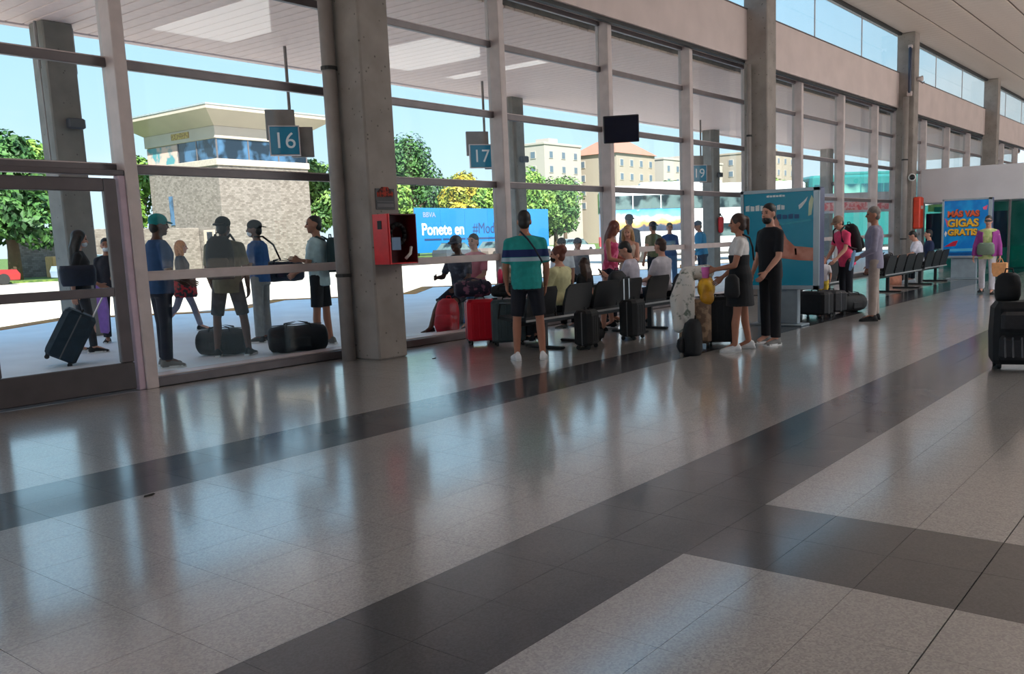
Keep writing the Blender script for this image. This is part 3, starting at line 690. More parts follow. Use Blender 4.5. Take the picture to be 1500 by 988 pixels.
MB().rings([[(.03,-.004,.15),(.27,-.004,.15),(.27,0,.15),(.03,0,.15)], [(.02,-.004,.2),(.28,-.004,.2),(.28,0,.2),(.02,0,.2)], [(.1,-.004,.27),(.2,-.004,.27),(.2,0,.27),(.1,0,.27)]]).build('flame', patterned('flame red', srgb(170, 50, 30), srgb(60, 20, 16), 24), t)
MB().box(.02, .28, -.003, 0, .09, .1).build('rule', M('notice grey', (.12, .11, .12), .6), t); MB().box(.02, .28, -.003, 0, .03, .07).build('small_print', MATS['notice grey'], t)

t = empty('monitor', (13.52, 8.86, 3.26), math.radians(-50)); tag(t, 'dark tilted flat monitor hung on a window post', 'monitor')
s_ = MB().bbox(-.31, .31, -.03, .03, -.23, .23, .01).build('screen_case', M('monitor case', (.02, .02, .025), .4), t, rot=(math.radians(14), math.radians(-2), 0), loc=(0, -.14, 0))
MB().box(-.29, .29, -.034, -.03, -.21, .21).build('screen', M('switched off screen', (.012, .014, .03), .15), s_)
MB().bbox(-.05, .05, -.1, .12, -.06, .06, .01).build('bracket', SIGNG, t)

AL = M('aluminium frame', srgb(170, 182, 190), .35, metal=.5, var=.05); STANDG = M('stand grey', srgb(142, 156, 166), .5)
NAVYF = M('navy frame side', srgb(70, 76, 110), .4)
def ad_stand(x, y0, y1, z0, z1, poster, label):
    """display on a pedestal, facing -X; local x points to -Y (reader's right)"""
    t = empty('advert_stand', (x, y1, 0), -PI/2); tag(t, label, 'advert'); wd = y1-y0
    MB().bbox(0, wd, .015, .2, z0, z1, .01).build('case', NAVYF, t)
    fr = MB(); 
    for a in ((0, wd, z0, z0+.06), (0, wd, z1-.05, z1), (0, .05, z0, z1), (wd-.09, wd, z0, z1)): fr.bbox(a[0], a[1], -.012, .02, a[2], a[3], .004)
    fr.build('frame', AL, t)
    MB().box(.05, wd-.09, 0, .016, z0+.06, z1-.05).build('poster', poster, t)
    MB().bbox(wd*.2, wd*.72, .04, .16, .03, z0, .01).build('pedestal', STANDG, t); MB().bbox(wd*.12, wd*.8, -.05, .28, 0, .03, .008).build('foot_plate', STANDG, t)
    return t, wd
PT = M('poster turquoise', srgb(12, 128, 156), .25, var=.06, scale=1.5, emit=.05)  # faint glow added to brighten the turquoise poster
a1, wd = ad_stand(12.7, 4.92, 6.16, .55, 2.03, PT, 'big turquoise advert stand showing a hand, behind the standing couple')
SKINP = patterned('printed skin', srgb(226, 160, 140), srgb(206, 130, 110), 3)
def flat(name, pts, mat, par, y=-.004, th=.004):
    return MB().rings([[(p[0], y+th, p[1]) for p in pts], [(p[0], y, p[1]) for p in pts]]).build(name, mat, par)
flat('printed_arm', [(.50,.99+.62),(.58,1.62),(.74,1.30),(.86,1.19),(1.15,1.16),(1.15,.97),(.94,.98),(.78,1.0),(.62,1.02),(.56,1.2)], SKINP, a1)
flat('printed_sleeve', [(.46,1.52),(.56,1.5),(.66,1.05),(.60,.98),(.44,.95)], M('printed lilac', srgb(110, 110, 170), .4), a1)
flat('printed_line', [(.86,1.15),(.89,1.16),(.9,1.06),(.87,1.06)], M('printed bracelet', srgb(150, 90, 80), .4), a1)
for z, x0, x1, h in ((1.93, .42, .72, .025), (1.76, .08, .4, .07), (1.76, .45, .72, .06), (1.62, .58, .95, .06)):
    k = 4 if h > .03 else 6
    for i in range(k):
        u0 = x0+(x1-x0)*i/k; flat('printed_word', [(u0, z-h*.5), (u0+(x1-x0)/k*.78, z-h*.5), (u0+(x1-x0)/k*.78, z+h*(.5 if i % 2 else .75)), (u0, z+h*.6)], WHITE if z > 1.65 else M('printed deep blue', srgb(20, 80, 130), .4), a1)
flat('printed_mark', [(.92,1.78),(1.0,1.84),(1.06,1.90),(1.04,1.84),(.97,1.75),(.93,1.72)], WHITE, a1)
flat('printed_mark', [(1.07,1.62),(1.12,1.64),(1.15,1.86),(1.12,1.92),(1.08,1.82)], M('printed pale', srgb(214, 224, 190), .4), a1)
flat('printed_wave', [(.62,1.52),(1.1,1.58),(1.12,1.555),(.62,1.495)], M('printed light teal', srgb(60, 170, 190), .4), a1)
PB = patterned('poster blue', srgb(0, 130, 220), srgb(20, 160, 235), 2., rough=.25)
a2, wd = ad_stand(25.3, 5.2, 6.43, .56, 2.11, PB, 'blue advert stand with yellow balloon lettering behind the walking woman')
YEL = M('balloon yellow', srgb(246, 190, 50), .35); ORA = M('balloon orange', srgb(226, 100, 60), .35); REDS = M('printed crimson', srgb(206, 30, 60), .4); OUTL = M('printed outline brown', srgb(90, 40, 40), .4)
for body, z, sz, mm, xc in (('MÁS VAS', 1.71, .2, ORA, .53), ('GIGAS', 1.47, .27, YEL, .53), ('GRATIS', 1.23, .22, YEL, .52)):
    text('headline', body, mm, a2, (xc, -.012, z), sz, (PI/2, 0, 0), bold=.010); text('headline_shadow', body, OUTL, a2, (xc+.008, -.006, z-.014), sz, (PI/2, 0, 0), bold=.016)
flat('printed_shape', [(.07,.86),(.36,.88),(.42,1.02),(.30,1.0)], REDS, a2); flat('printed_shape', [(.07,1.62),(.18,1.52),(.22,1.42),(.14,1.38)], M('printed pink', srgb(236, 100, 140), .4), a2)
flat('printed_shape', [(1.0,1.86),(1.12,1.92),(1.1,1.8),(1.02,1.8)], MATS['printed pink'], a2); flat('printed_shape', [(.07,1.2),(.1,1.28),(.14,1.22),(.1,1.12)], WHITE, a2)
flat('printed_band', [(.08,.74),(1.12,.74),(1.12,.82),(.08,.80)], M('printed sky', srgb(90, 190, 235), .4), a2); flat('printed_band', [(.06,.63),(1.13,.63),(1.13,.71),(.06,.71)], M('printed navy', srgb(0, 84, 150), .4), a2)

# booth at the far end: white fascia wall over a glazed shop front
bo = empty('office_booth', (30.2, 8.3, 0), -PI/2); tag(bo, 'white fascia office booth crossing the hall behind the blue advert', 'booth')
MB().bbox(-.05, 8.3, 0, 3.0, 2.15, 3.22, .02).build('fascia', WHITEP, bo)
for x in (0, 1.05, 2.55, 3.9, 5.3, 6.8, 8.2): MB().bbox(x, x+.07, 0, .08, 0, 2.15, .01).build('mullion', FRAME_D, bo)
GRN = M('teal shop glass', srgb(40, 130, 120), .1, var=.2, scale=1.5); NAVY = M('navy panel', srgb(14, 24, 66), .4); ROY = M('royal blue panel', srgb(16, 56, 130), .4)
MB().box(0.07, 8.2, .03, .04, .05, 2.1).build('shop_glass', PANE_G, bo)
MB().box(.05, 8.2, 2.6, 2.8, 0, 2.15).build('rear_wall', patterned('teal interior', srgb(40, 140, 130), srgb(90, 170, 160), .9), bo)
MB().box(.1, 2.5, .12, .2, .7, 1.82).build('navy_banner', NAVY, bo); MB().box(3.7, 8.1, .14, .22, 1.2, 1.78).build('royal_banner', ROY, bo)
for i in range(5): MB().box(3.8+i*.8, 4.25+i*.8, .12, .2, 1.7, 1.93-.05*(i % 2)).build('banner_crest', ROY, bo)
MB().box(.15, 1.0, .14, .18, 1.88, 2.1).build('painted_lit_window', M('painted daylight pane', srgb(200, 220, 150), .4), bo); MB().box(.35, .75, .1, .14, 1.86, 2.02).build('small_sign', GRN, bo)  # daylight on the pane is put into its pale colour
MB().box(2.6, 8.1, .3, .5, .1, .75).build('counter', GRN, bo)

# ------------------------------------------------------------------ beam seats
SEATB = M('black seat shell', (.008, .008, .010), .45, var=.2); STEELB = M('black steel', (.012, .012, .014), .4); SEATL = M('grey seat edge', (.35, .35, .36), .4)
def seat_shell(t, x, w=.6):
    MB().rings([[(x-w/2,-.22,.42),(x+w/2,-.22,.42),(x+w/2,-.22,.46),(x-w/2,-.22,.46)], [(x-w/2,0,.40),(x+w/2,0,.40),(x+w/2,0,.44),(x-w/2,0,.44)], [(x-w/2,.25,.43),(x+w/2,.25,.43),(x+w/2,.25,.47),(x-w/2,.25,.47)]]).build('seat', SEATB, t)
    MB().rings([[(x-w/2+.02,-.20,.40),(x+w/2-.02,-.20,.40),(x+w/2-.02,-.165,.40),(x-w/2+.02,-.165,.40)], [(x-w/2,-.245,.58),(x+w/2,-.245,.58),(x+w/2,-.205,.58),(x-w/2,-.205,.58)], [(x-w/2+.01,-.29,.76),(x+w/2-.01,-.29,.76),(x+w/2-.01,-.255,.76),(x-w/2+.01,-.255,.76)], [(x-w/2+.06,-.31,.82),(x+w/2-.06,-.31,.82),(x+w/2-.06,-.285,.82),(x-w/2+.06,-.285,.82)]]).build('backrest', SEATB, t)
def bench(x, y, rz, xs, label, legs, w=.6):
    t = empty('beam_seating', (x, y, 0), rz); tag(t, label, 'seats', 'rows of beam seats along the glass')
    x0, x1 = xs[0]-.3, xs[-1]+.3
    MB().bbox(x0, x1, -.05, .03, .33, .40, .008).build('beam', STEELB, t); MB().box(x0, x1, -.235, -.225, .40, .425).build('seat_edge', SEATL, t)
    for q in xs: seat_shell(t, q, w)
    for q in legs:
        l = MB().bbox(q-.03, q+.03, -.05, .02, .03, .34, .006).build('leg', STEELB, t); MB().bbox(q-.04, q+.04, -.32, .30, 0, .035, .012).build('foot', STEELB, l)
    for q in [xs[0]-.33]+[(a+b)/2 for a, b in zip(xs[:-1], xs[1:])]+[xs[-1]+.33]:
        MB().tube([(q, -.16, .42), (q, -.16, .63), (q, .16, .63), (q, .2, .44)], .014, 6).build('armrest', STEELB, t, smooth=True)
    return t
bench(9.58, 7.25, 0, [-.78, 0, .66], 'black beam seats holding the woman in pale yellow, behind the man in teal', (-.45, .32), .58)
bench(11.6, 7.25, 0, [-.78, 0, .78], 'black beam seats with two young men in white seen from behind', (-.42, .15))
bench(16.7, 6.45, 0, [-1.4, -.7, 0, .7], 'black beam seats behind the turquoise advert, by the woman in pink', (-1, .4))
bench(20.6, 6.25, 0, [-1.0, -.3, .4, 1.1], 'black beam seats just right of the grey haired man', (-.45, .95))
bench(24.0, 6.35, 0, [-1.05, -.35, .35], 'farthest beam seats, left of the blue advert stand', (-1.0, .42))

# ------------------------------------------------------------------ people
SK = {'light': M('light skin', srgb(206, 150, 128), .55, var=.05, scale=10), 'tan': M('tanned skin', srgb(172, 116, 92), .55, var=.05, scale=10), 'dark': M('dark skin', srgb(98, 62, 48), .55, var=.06, scale=10)}
HAIRS = {'black': M('black hair', (.012, .010, .010), .5, var=.3, scale=40), 'brown': M('dark brown hair', srgb(62, 40, 32), .5, var=.3, scale=40), 'auburn': M('auburn hair', srgb(110, 58, 44), .5, var=.25, scale=40),
         'fair': M('fair hair', srgb(176, 138, 96), .5, var=.25, scale=40), 'ginger': M('ginger blond hair', srgb(196, 130, 80), .5, var=.25, scale=40), 'grey': M('greying hair', srgb(120, 110, 104), .6, var=.2, scale=40)}
EYE = M('dark eye', (.01, .008, .008), .2); LIP = M('lips', srgb(150, 80, 74), .5); SOLEW = M('white sole', (.7, .7, .7), .6)
CLOTH = {}
def cloth(name, c, **k): return M(name, srgb(*c), k.pop('rough', .85), var=k.pop('var', .12), scale=k.pop('scale', 14), bump=.15, **k)
def person(loc, face, label, h=1.74, skin='tan', fem=False, build=1.0, seat=None, lean=0., twist=0., head_yaw=0., head_pitch=0.,
           legL=(0, .05, 0), legR=(0, .05, 0), armL=(.05, .12, .25, .2), armR=(.05, .12, .25, .2), hair=('short', 'black'),
           top=None, sleeve=.55, top_len=0., bottom=None, bottom_kind='trousers', shoe=None, cap=None, mask=None, vox=.013, hold_curl=.5, glasses=False, beard=False, apron=None, far=False):
    """face = world azimuth in degrees; leg = (swing, outward, knee bend) ; arm = (swing, outward, elbow bend, inward turn) in radians"""
    s = h/1.75; b_ = build
    root_rz = math.radians(face)
    thigh, shank = .43*s, .405*s
    def legv(a, o, k, sg):
        d1 = V(math.sin(a)*math.cos(o), sg*math.sin(o), -math.cos(a)*math.cos(o)); q = a-k
        d2 = V(math.sin(q)*math.cos(o*.4), sg*math.sin(o*.4), -math.cos(q)*math.cos(o*.4)); return d1*thigh, d2*shank
    LL, LR = legv(*legL, 1), legv(*legR, -1)
    if seat is None: pz = max(-(LL[0]+LL[1]).z, -(LR[0]+LR[1]).z)+.085*s
    else: pz = seat+.10*s
    P = V(0, 0, pz)
    R = Matrix.Rotation(lean, 3, 'Y'); RT = R @ Matrix.Rotation(twist, 3, 'Z')
    hipw = (.085 if not fem else .09)*s
    J = {}
    for sg, l, n in ((1, LL, 'L'), (-1, LR, 'R')):
        J['hip'+n] = P+V(0, sg*hipw, 0); J['knee'+n] = J['hip'+n]+l[0]; J['ank'+n] = J['knee'+n]+l[1]
    shw = (.18 if not fem else .158)*s*b_
    J['chest'] = P+R @ V(0, 0, .36*s); J['neck'] = P+RT @ V(.0, 0, .535*s); 
    RH = RT @ Matrix.Rotation(head_yaw, 3, 'Z') @ Matrix.Rotation(head_pitch, 3, 'Y')
    HC = J['neck']+RT @ V(.015*s, 0, .06*s)+RH @ V(.012*s, 0, .088*s)
    for sg, a, n in ((1, armL, 'L'), (-1, armR, 'R')):
        sw, ou, el, inn = a
        J['sh'+n] = P+RT @ V(0, sg*shw, .445*s)
        u = V(math.sin(sw)*math.cos(ou), sg*math.sin(ou), -math.cos(sw)*math.cos(ou)); f = V(math.sin(sw+el)*math.cos(inn), -sg*math.sin(inn)*math.sin(min(PI/2, abs(el)+.01)) if el > .3 else sg*math.sin(ou)*.4, -math.cos(sw+el)*math.cos(inn)).normalized()
        J['elb'+n] = J['sh'+n]+RT @ u*.285*s; J['wr'+n] = J['elb'+n]+RT @ f*.245*s; J['fd'+n] = RT @ f
    # ---- torso profile along the (leaning) spine: (z, depth, half width, x shift)
    if fem: prof = [(-.10,.085,.12,0),(-.03,.12,.165,-.008),(.06,.115,.165,-.005),(.17,.092,.125,.004),(.28,.105,.135,.012),(.37,.115,.15,.014),(.44,.095,.145,.0),(.485,.075,.105,-.003),(.525,.056,.066,-.005),(.55,.05,.052,0)]
    else: prof = [(-.10,.09,.12,0),(-.03,.115,.155,-.005),(.06,.112,.155,0),(.17,.105,.148,.008),(.28,.115,.16,.008),(.37,.122,.178,.008),(.44,.105,.168,0),(.485,.085,.125,-.003),(.525,.062,.075,-.005),(.55,.052,.058,0)]
    def torso(mb, z0, z1, inf, wide=1.0):
        pts = []
        zs = sorted(set([z0, z1]+[p[0] for p in prof if z0 < p[0] < z1]))
        for z in zs:
            zz = max(z, -.03 if inf > .01 else -.10)      # a hem below the hips keeps the hip width
            for i in range(len(prof)-1):
                if prof[i][0] <= zz <= prof[i+1][0]: break
            q = (zz-prof[i][0])/(prof[i+1][0]-prof[i][0]); dep, wid, xo = [prof[i][k]+(prof[i+1][k]-prof[i][k])*q for k in (1, 2, 3)]
            RR = RT if z > .2 else R
            pts.append([P+RR @ (V((xo+(dep*b_+inf)*math.cos(2*PI*k/18)), (wid*b_+inf)*wide*math.sin(2*PI*k/18), z)*s) for k in range(18)])
        mb.rings(pts)
    body = MB(); torso(body, -.10, .55, -.004)
    for n in 'LR':
        hp, kn, an = J['hip'+n], J['knee'+n], J['ank'+n]
        body.cap(hp, kn, .078*s*b_, .052*s, 12); cm = kn.lerp(an, .32); bk = (an-kn).cross(V(0, 1, 0)).normalized()*.012*s
        body.cap(kn, cm+bk, .05*s, .053*s, 12); body.cap(cm+bk, an, .053*s, .036*s, 12)
        body.cap(an, an+V(.12*s, 0, -.05*s), .036*s, .03*s, 8)
        shp, el, wr = J['sh'+n], J['elb'+n], J['wr'+n]
        body.ell(shp, .05*s*b_, .048*s*b_, .05*s*b_); body.cap(P+RT @ V(-.005*s, (.05 if n == 'L' else -.05)*s, .487*s), shp, .05*s, .047*s*b_, 10); body.cap(shp, el, .048*s*b_, .038*s*b_, 10); body.cap(el, el.lerp(wr, .35), .038*s*b_, .039*s*b_, 10); body.cap(el.lerp(wr, .3), wr, .038*s*b_, .025*s, 10)
    body.cap(J['neck']-RT @ V(0, 0, .03*s), HC-RH @ V(.02*s, 0, .05*s), .055*s, .05*s, 12)
    def hp_(x, y, z): return HC+RH @ (V(x, y, z)*s)
    body.ell(hp_(-.002, 0, .025), .096*s, .074*s, .098*s, RH); body.ell(hp_(.022, 0, -.045), .064*s, .056*s, .068*s, RH); body.ell(hp_(.062, 0, -.088), .024*s, .026*s, .022*s, RH)
    body.cap(hp_(.088, 0, .012), hp_(.108, 0, -.024), .010*s, .015*s, 8)
    for sg in (1, -1): body.ell(hp_(-.005, sg*.077, -.005), .022*s, .011*s, .034*s, RH); body.ell(hp_(.055, sg*.032, -.03), .03*s, .025*s, .028*s, RH)
    # ---- hands: palm and five bent fingers
    ex = MB()
    for sg, n in ((1, 'L'), (-1, 'R')):
        d = J['fd'+n].normalized(); wr = J['wr'+n]; inn = RT @ V(.25, -sg, 0); pn = (inn-d*inn.dot(d)).normalized(); lt = d.cross(pn).normalized()
        if lt.dot(RT @ V(1, 0, 0.3)) < 0: lt = -lt       # thumb side towards the front
        pe = wr+d*.085*s
        ex.rings([[wr+d*t_*s+(lt*math.cos(2*PI*k/10)*wd_+pn*math.sin(2*PI*k/10)*th_)*s for k in range(10)] for t_, wd_, th_ in ((-.01,.024,.02),(.02,.032,.019),(.055,.04,.017),(.085,.041,.014),(.095,.036,.008))])
        for i, ln in enumerate((.068, .078, .073, .058)):
            o = pe+lt*(.029-.0195*i)*s; c1, c2, c3 = hold_curl*.5, hold_curl*1.1, hold_curl*1.6
            def dr(c): return d*math.cos(c)+pn*math.sin(c)
            p1 = o+dr(c1)*ln*.45*s; p2 = p1+dr(c2)*ln*.32*s; p3 = p2+dr(c3)*ln*.25*s
            ex.cap(o-d*.012*s, p1, .0088*s, .0082*s, 6); ex.cap(p1, p2, .0082*s, .0076*s, 6); ex.cap(p2, p3, .0076*s, .0065*s, 6)
        tb_ = wr+d*.03*s+lt*.026*s; td = (d*.7+lt*.6+pn*.35).normalized(); t1 = tb_+td*.038*s; t2 = t1+(d*.85+lt*.2+pn*.45).normalized()*.03*s
        ex.cap(tb_-td*.01*s, t1, .012*s, .01*s, 6); ex.cap(t1, t2, .01*s, .0075*s, 6)
    o = fuse('person', body, SK[skin], None, vox, 2, ex)
    o.location = loc; o.rotation_euler = (0, 0, root_rz); tag(o, label, 'person')
    def put(name, mb, mat, voxel=vox, sm=2, **k): return fuse(name, mb, mat, o, voxel, sm, **k)
    # ---- face details
    ey = MB()
    for sg in (1, -1):
        e = MB().ell(hp_(.083, sg*.031, .012), .012*s, .014*s, .008*s, RH, 8, 6).build('eye', EYE, o, smooth=True)
        MB().cap(hp_(.088, sg*.018, .033), hp_(.08, sg*.046, .033), .005*s, .004*s, 6).build('eyebrow', HAIRS[hair[1]] if hair else HAIRS['black'], o, smooth=True)
    MB().cap(hp_(.084, -.02, -.062), hp_(.084, .02, -.062), .006*s, .006*s, 6).build('mouth', LIP, o, smooth=True)
    if glasses: MB().rings([[hp_(x, y, z) for x, y, z in ((.06,-.068,-.005),(.06,-.068,.03),(.02,-.085,.025),(.02,-.085,.01))], [hp_(x, y, z) for x, y, z in ((.108,-.02,-.012),(.108,-.02,.032),(.104,-.02,.032),(.104,-.02,-.012))], [hp_(x, y, z) for x, y, z in ((.108,.02,-.012),(.108,.02,.032),(.104,.02,.032),(.104,.02,-.012))], [hp_(x, y, z) for x, y, z in ((.06,.068,-.005),(.06,.068,.03),(.02,.085,.025),(.02,.085,.01))]]).build('sunglasses', EYE, o)
    if mask: MB().ell(hp_(.048, 0, -.055), .058*s, .055*s, .045*s, RH).build('face_mask', mask, o, smooth=True)
    # ---- hair
    if hair:
        st, hc = hair; hm = MB()
        if st in ('short', 'crop'):
            k = .0 if st == 'short' else -.006
            hm.ell(hp_(-.014, 0, .046), (.1+k)*s, (.080+k)*s, (.09+k)*s, RH); hm.ell(hp_(-.05, 0, -.02), .056*s, .068*s, .07*s, RH)
        else:
            hm.ell(hp_(-.014, 0, .038), .1*s, .086*s, .1*s, RH); hm.ell(hp_(-.045, 0, -.02), .064*s, .08*s, .08*s, RH)
            if st == 'long':
                for yy, ln, fx in ((-.075, .27, .0), (.075, .27, .0), (-.05, .33, -.05), (.05, .33, -.05), (0, .35, -.06)):
                    a = hp_(fx, yy*.9, .03); bq = J['neck']+RT @ (V(-.085 if fx < -.02 else (-.03 if yy*head_yaw >= 0 else .06), yy*1.25, .17-ln)*s); hm.cap(a, a.lerp(bq, .5)+RT @ V(-.015*s, 0, 0), .045*s, .05*s, 8); hm.cap(a.lerp(bq, .5)+RT @ V(-.015*s, 0, 0), bq, .05*s, .025*s, 8)
            if st == 'bob':
                for yy in (-.075, .075): hm.cap(hp_(-.01, yy, .03), hp_(.005, yy*1.15, -.13), .04*s, .035*s, 8)
                hm.cap(hp_(-.06, 0, .0), hp_(-.06, 0, -.13), .07*s, .06*s, 10)
            if st == 'bun': hm.ell(hp_(-.075, 0, .095), .055*s, .055*s, .05*s, RH)
            if st == 'pony': hm.ell(hp_(-.105, 0, .06), .04*s, .035*s, .04*s, RH); hm.cap(hp_(-.12, 0, .05), hp_(-.135, 0, -.13), .035*s, .015*s, 8)
            if st == 'updo': hm.ell(hp_(-.06, 0, .075), .08*s, .085*s, .07*s, RH)
        put('hair', hm, HAIRS[hc], .011 if vox < .016 else .016)
    if beard:
        bd = MB(); bd.ell(hp_(.034, 0, -.072), .062*s, .06*s, .052*s, RH); bd.ell(hp_(.07, 0, -.098), .024*s, .03*s, .022*s, RH); put('beard', bd, HAIRS[hair[1]], .011)
    if cap:
        cm_, back = cap; q = -1 if back else 1; cb = MB(); cb.ell(hp_(-.008, 0, .055), .106*s, .09*s, .085*s, RH); c = put('cap', cb, cm_, .012)
        br = [[hp_(q*(.07+.09*math.cos(a_))-.01, .078*math.sin(a_), .04+z-.02*math.cos(a_)) for a_ in [PI*(-.5+i/10) for i in range(11)]] for z in (0, .012)]
        MB().rings(br).build('brim', cm_, c)
    # ---- clothes
    if bottom:
        tr = MB()
        if bottom_kind in ('trousers', 'shorts', 'slim'):
            loose = .014 if bottom_kind != 'slim' else .006
            torso(tr, -.10, .10, loose*.9)
            for n in 'LR':
                hp, kn, an = J['hip'+n], J['knee'+n], J['ank'+n]
                if bottom_kind == 'shorts':
                    e = hp.lerp(kn, .93); tr.cap(hp, e, (.08*b_+.014)*s, .079*s, 14, True, False)
                else:
                    tr.cap(hp, kn, (.078*b_+loose)*s, (.054+loose)*s, 14); tr.cap(kn, an+(kn-an).normalized()*.01, (.055+loose)*s, (.042+loose*1.6)*s, 14, True, False)
        elif bottom_kind == 'skirt':
            pts = []
            for z, dp, wdh in ((.12,.112,.135),(.03,.14,.185),(-.15,.165,.215),(-.34,.18,.235)): pts.append([P+V(dp*b_*s*math.cos(2*PI*k/20), wdh*b_*s*math.sin(2*PI*k/20), z*s) for k in range(20)])
            tr.rings(pts)
        put({'trousers': 'trousers', 'slim': 'trousers', 'shorts': 'shorts', 'skirt': 'skirt'}[bottom_kind], tr, bottom)
    if top:
        tp = MB(); torso(tp, -.02-top_len, .525 if sleeve > 0 else .44, .016, 1.0)
        if sleeve <= 0:
            for n in 'LR': tp.cap(J['sh'+n]+RT @ V(.03*s, (-.05 if n == 'L' else .05)*s, .025*s), J['chest']+RT @ V(.1*s, (.07 if n == 'L' else -.07)*s, .02*s), .017*s, .02*s, 8); tp.cap(J['sh'+n]+RT @ V(-.03*s, (-.05 if n == 'L' else .05)*s, .02*s), J['chest']+RT @ V(-.09*s, (.07 if n == 'L' else -.07)*s, .02*s), .017*s, .02*s, 8)
        else:
            for n in 'LR':
                shp, el, wr = J['sh'+n], J['elb'+n], J['wr'+n]; tp.ell(shp, .056*s*b_, .052*s*b_, .054*s*b_)
                tp.cap(P+RT @ V(-.005*s, (.055 if n == 'L' else -.055)*s, .478*s), shp, .058*s, .053*s*b_, 12)
                f = min(1, sleeve); e = shp.lerp(el, f); tp.cap(shp, e, .053*s*b_, (.055 if sleeve <= 1 else .05)*s*b_, 12, True, sleeve > 1)
                if sleeve > 1: tp.cap(el, el.lerp(wr, min(1, sleeve-1)), .048*s*b_, .037*s, 12, True, False)
        put('shirt' if not fem or sleeve > 0 else 'tank_top', tp, top)
    if apron:
        ap = MB(); torso(ap, -.12, .30, .03); put('wrap', ap, apron)
    if shoe:
        mt, sole = shoe
        for sg, n in ((1, 'L'), (-1, 'R')):
            an = J['ank'+n]; kn = J['knee'+n]; sh = (kn-an).normalized(); fwd = V(1, sg*.18, 0); tilt = 0
            fd = fwd.normalized(); toe_dn = min(0, 0)
            if abs(sh.z) < .9 and seat is None: fd = (fwd-sh*fwd.dot(sh)*.8).normalized()
            sd = V(0, 0, 1).cross(fd).normalized(); up = fd.cross(sd)*(-1) if fd.cross(sd).z < 0 else fd.cross(sd)
            def sp(x, y, z): return an+(fd*x+sd*y+up*(z-.085))*s
            m = MB(); rr = []
            for x, wd_, z1 in ((-.075,.022,.06),(-.06,.036,.095),(-.02,.04,.115),(.03,.041,.10),(.08,.044,.072),(.13,.046,.056),(.17,.04,.046),(.19,.02,.034)):
                rr.append([sp(x, wd_*math.cos(a_)*1.0, .018+(z1-.018)*max(0, math.sin(a_)) if math.sin(a_) > 0 else .014) for a_ in [2*PI*k/14 for k in range(14)]])
            so = m.rings(rr).build('shoe', mt, o, smooth=True)
            MB().rings([[sp(x, wd_*q, 0.0) for x, wd_, q in ((-.08,.03,-1),(.06,.046,-1),(.15,.044,-1),(.195,.018,-1),(.195,.018,1),(.15,.044,1),(.06,.046,1),(-.08,.03,1))], [sp(x, wd_*q, .026) for x, wd_, q in ((-.08,.03,-1),(.06,.046,-1),(.15,.044,-1),(.195,.018,-1),(.195,.018,1),(.15,.044,1),(.06,.046,1),(-.08,.03,1))]]).build('sole', sole, so)
    return o, J, P, RT, s
def world(o, p): return Matrix.Rotation(o.rotation_euler[2], 4, 'Z') @ Vector(p)+Vector(o.location)

# ------------------------------------------------------------------ luggage
BLK = M('black bag fabric', (.007, .007, .009), .75, var=.3, scale=20, bump=.2); BLK2 = M('charcoal bag fabric', (.016, .016, .02), .7, var=.25, scale=20, bump=.2)
NAVYB = M('navy bag fabric', srgb(24, 34, 54), .75, var=.2, scale=18, bump=.2); ZIP = M('zip grey', (.12, .12, .13), .5)
def suitcase(loc, rz, label, mat, w_=.42, d=.26, h=.62, tilt=0., handle=.35, cat='suitcase', ribs=True):
    t = empty('suitcase', loc, math.radians(rz)); t.rotation_euler = (tilt, 0, math.radians(rz)); tag(t, label, cat)
    MB().loft([(0,0,.05,w_/2-.03,d/2-.03), (0,0,.08,w_/2,d/2), (0,0,h-.04,w_/2,d/2), (0,0,h,w_/2-.03,d/2-.03)], rect=.05).build('shell', mat, t)
    if ribs:
        for x in (-.3, -.1, .1, .3): MB().bbox(w_*x-.012, w_*x+.012, -d/2-.006, -d/2+.01, .1, h-.07, .004).build('rib', mat, t)
    MB().bbox(-w_/2-.004, w_/2+.004, -.008, .008, .06, h-.02, .003).build('zip', ZIP, t)
    for x in (-1, 1):
        for y in (-1, 1):
            MB().cyl((x*(w_/2-.05)-.012, y*(d/2-.05), .028), (x*(w_/2-.05)+.012, y*(d/2-.05), .028), .028, 10).build('wheel', TYRE, t)
    if handle: 
        hd = MB()
        for x in (-.09, .09): hd.cyl((x, d/2-.05, h-.03), (x, d/2-.05, h+handle), .008, 6)
        hd.build('telescopic_handle', CHROME, t); MB().cap((-.1, d/2-.05, h+handle), (.1, d/2-.05, h+handle), .014, .014, 8).build('grip', BLK, t)
    MB().tube([(-.07, 0, h-.01), (-.06, 0, h+.03), (.06, 0, h+.03), (.07, 0, h-.01)], .011, 6).build('carry_handle', BLK, t)
    return t
def duffel(loc, rz, label, mat, l=.62, r=.17, name='duffel_bag'):
    t = empty(name, loc, math.radians(rz)); tag(t, label, 'bag')
    secs = []
    for x, q in ((-l/2, .7), (-l/2+.03, .93), (-l/4, 1.02), (0, .97), (l/4, 1.03), (l/2-.03, .93), (l/2, .7)): secs.append([(x, r*q*1.05*math.cos(2*PI*k/14), max(.0, r*.93+r*q*.93*math.sin(2*PI*k/14))) for k in range(14)])
    MB().rings(secs).build('body', mat, t, smooth=True)
    MB().tube([(-l/2+.05, 0, r*1.88), (0, .01, r*1.92), (l/2-.05, 0, r*1.88)], .007, 6).build('zip', ZIP, t)
    for y in (-.09, .09): MB().tube([(-l*.25, y*1.4, r*1.3), (-l*.2, y, r*1.95), (0, y*.4, r*2.15), (l*.2, y, r*1.95), (l*.25, y*1.4, r*1.3)], .012, 6).build('handle', mat, t, smooth=True)
    MB().bbox(-l*.2, l*.2, -r*1.14, -r*.9, r*.35, r*1.1, .02).build('front_pocket', mat, t)
    return t
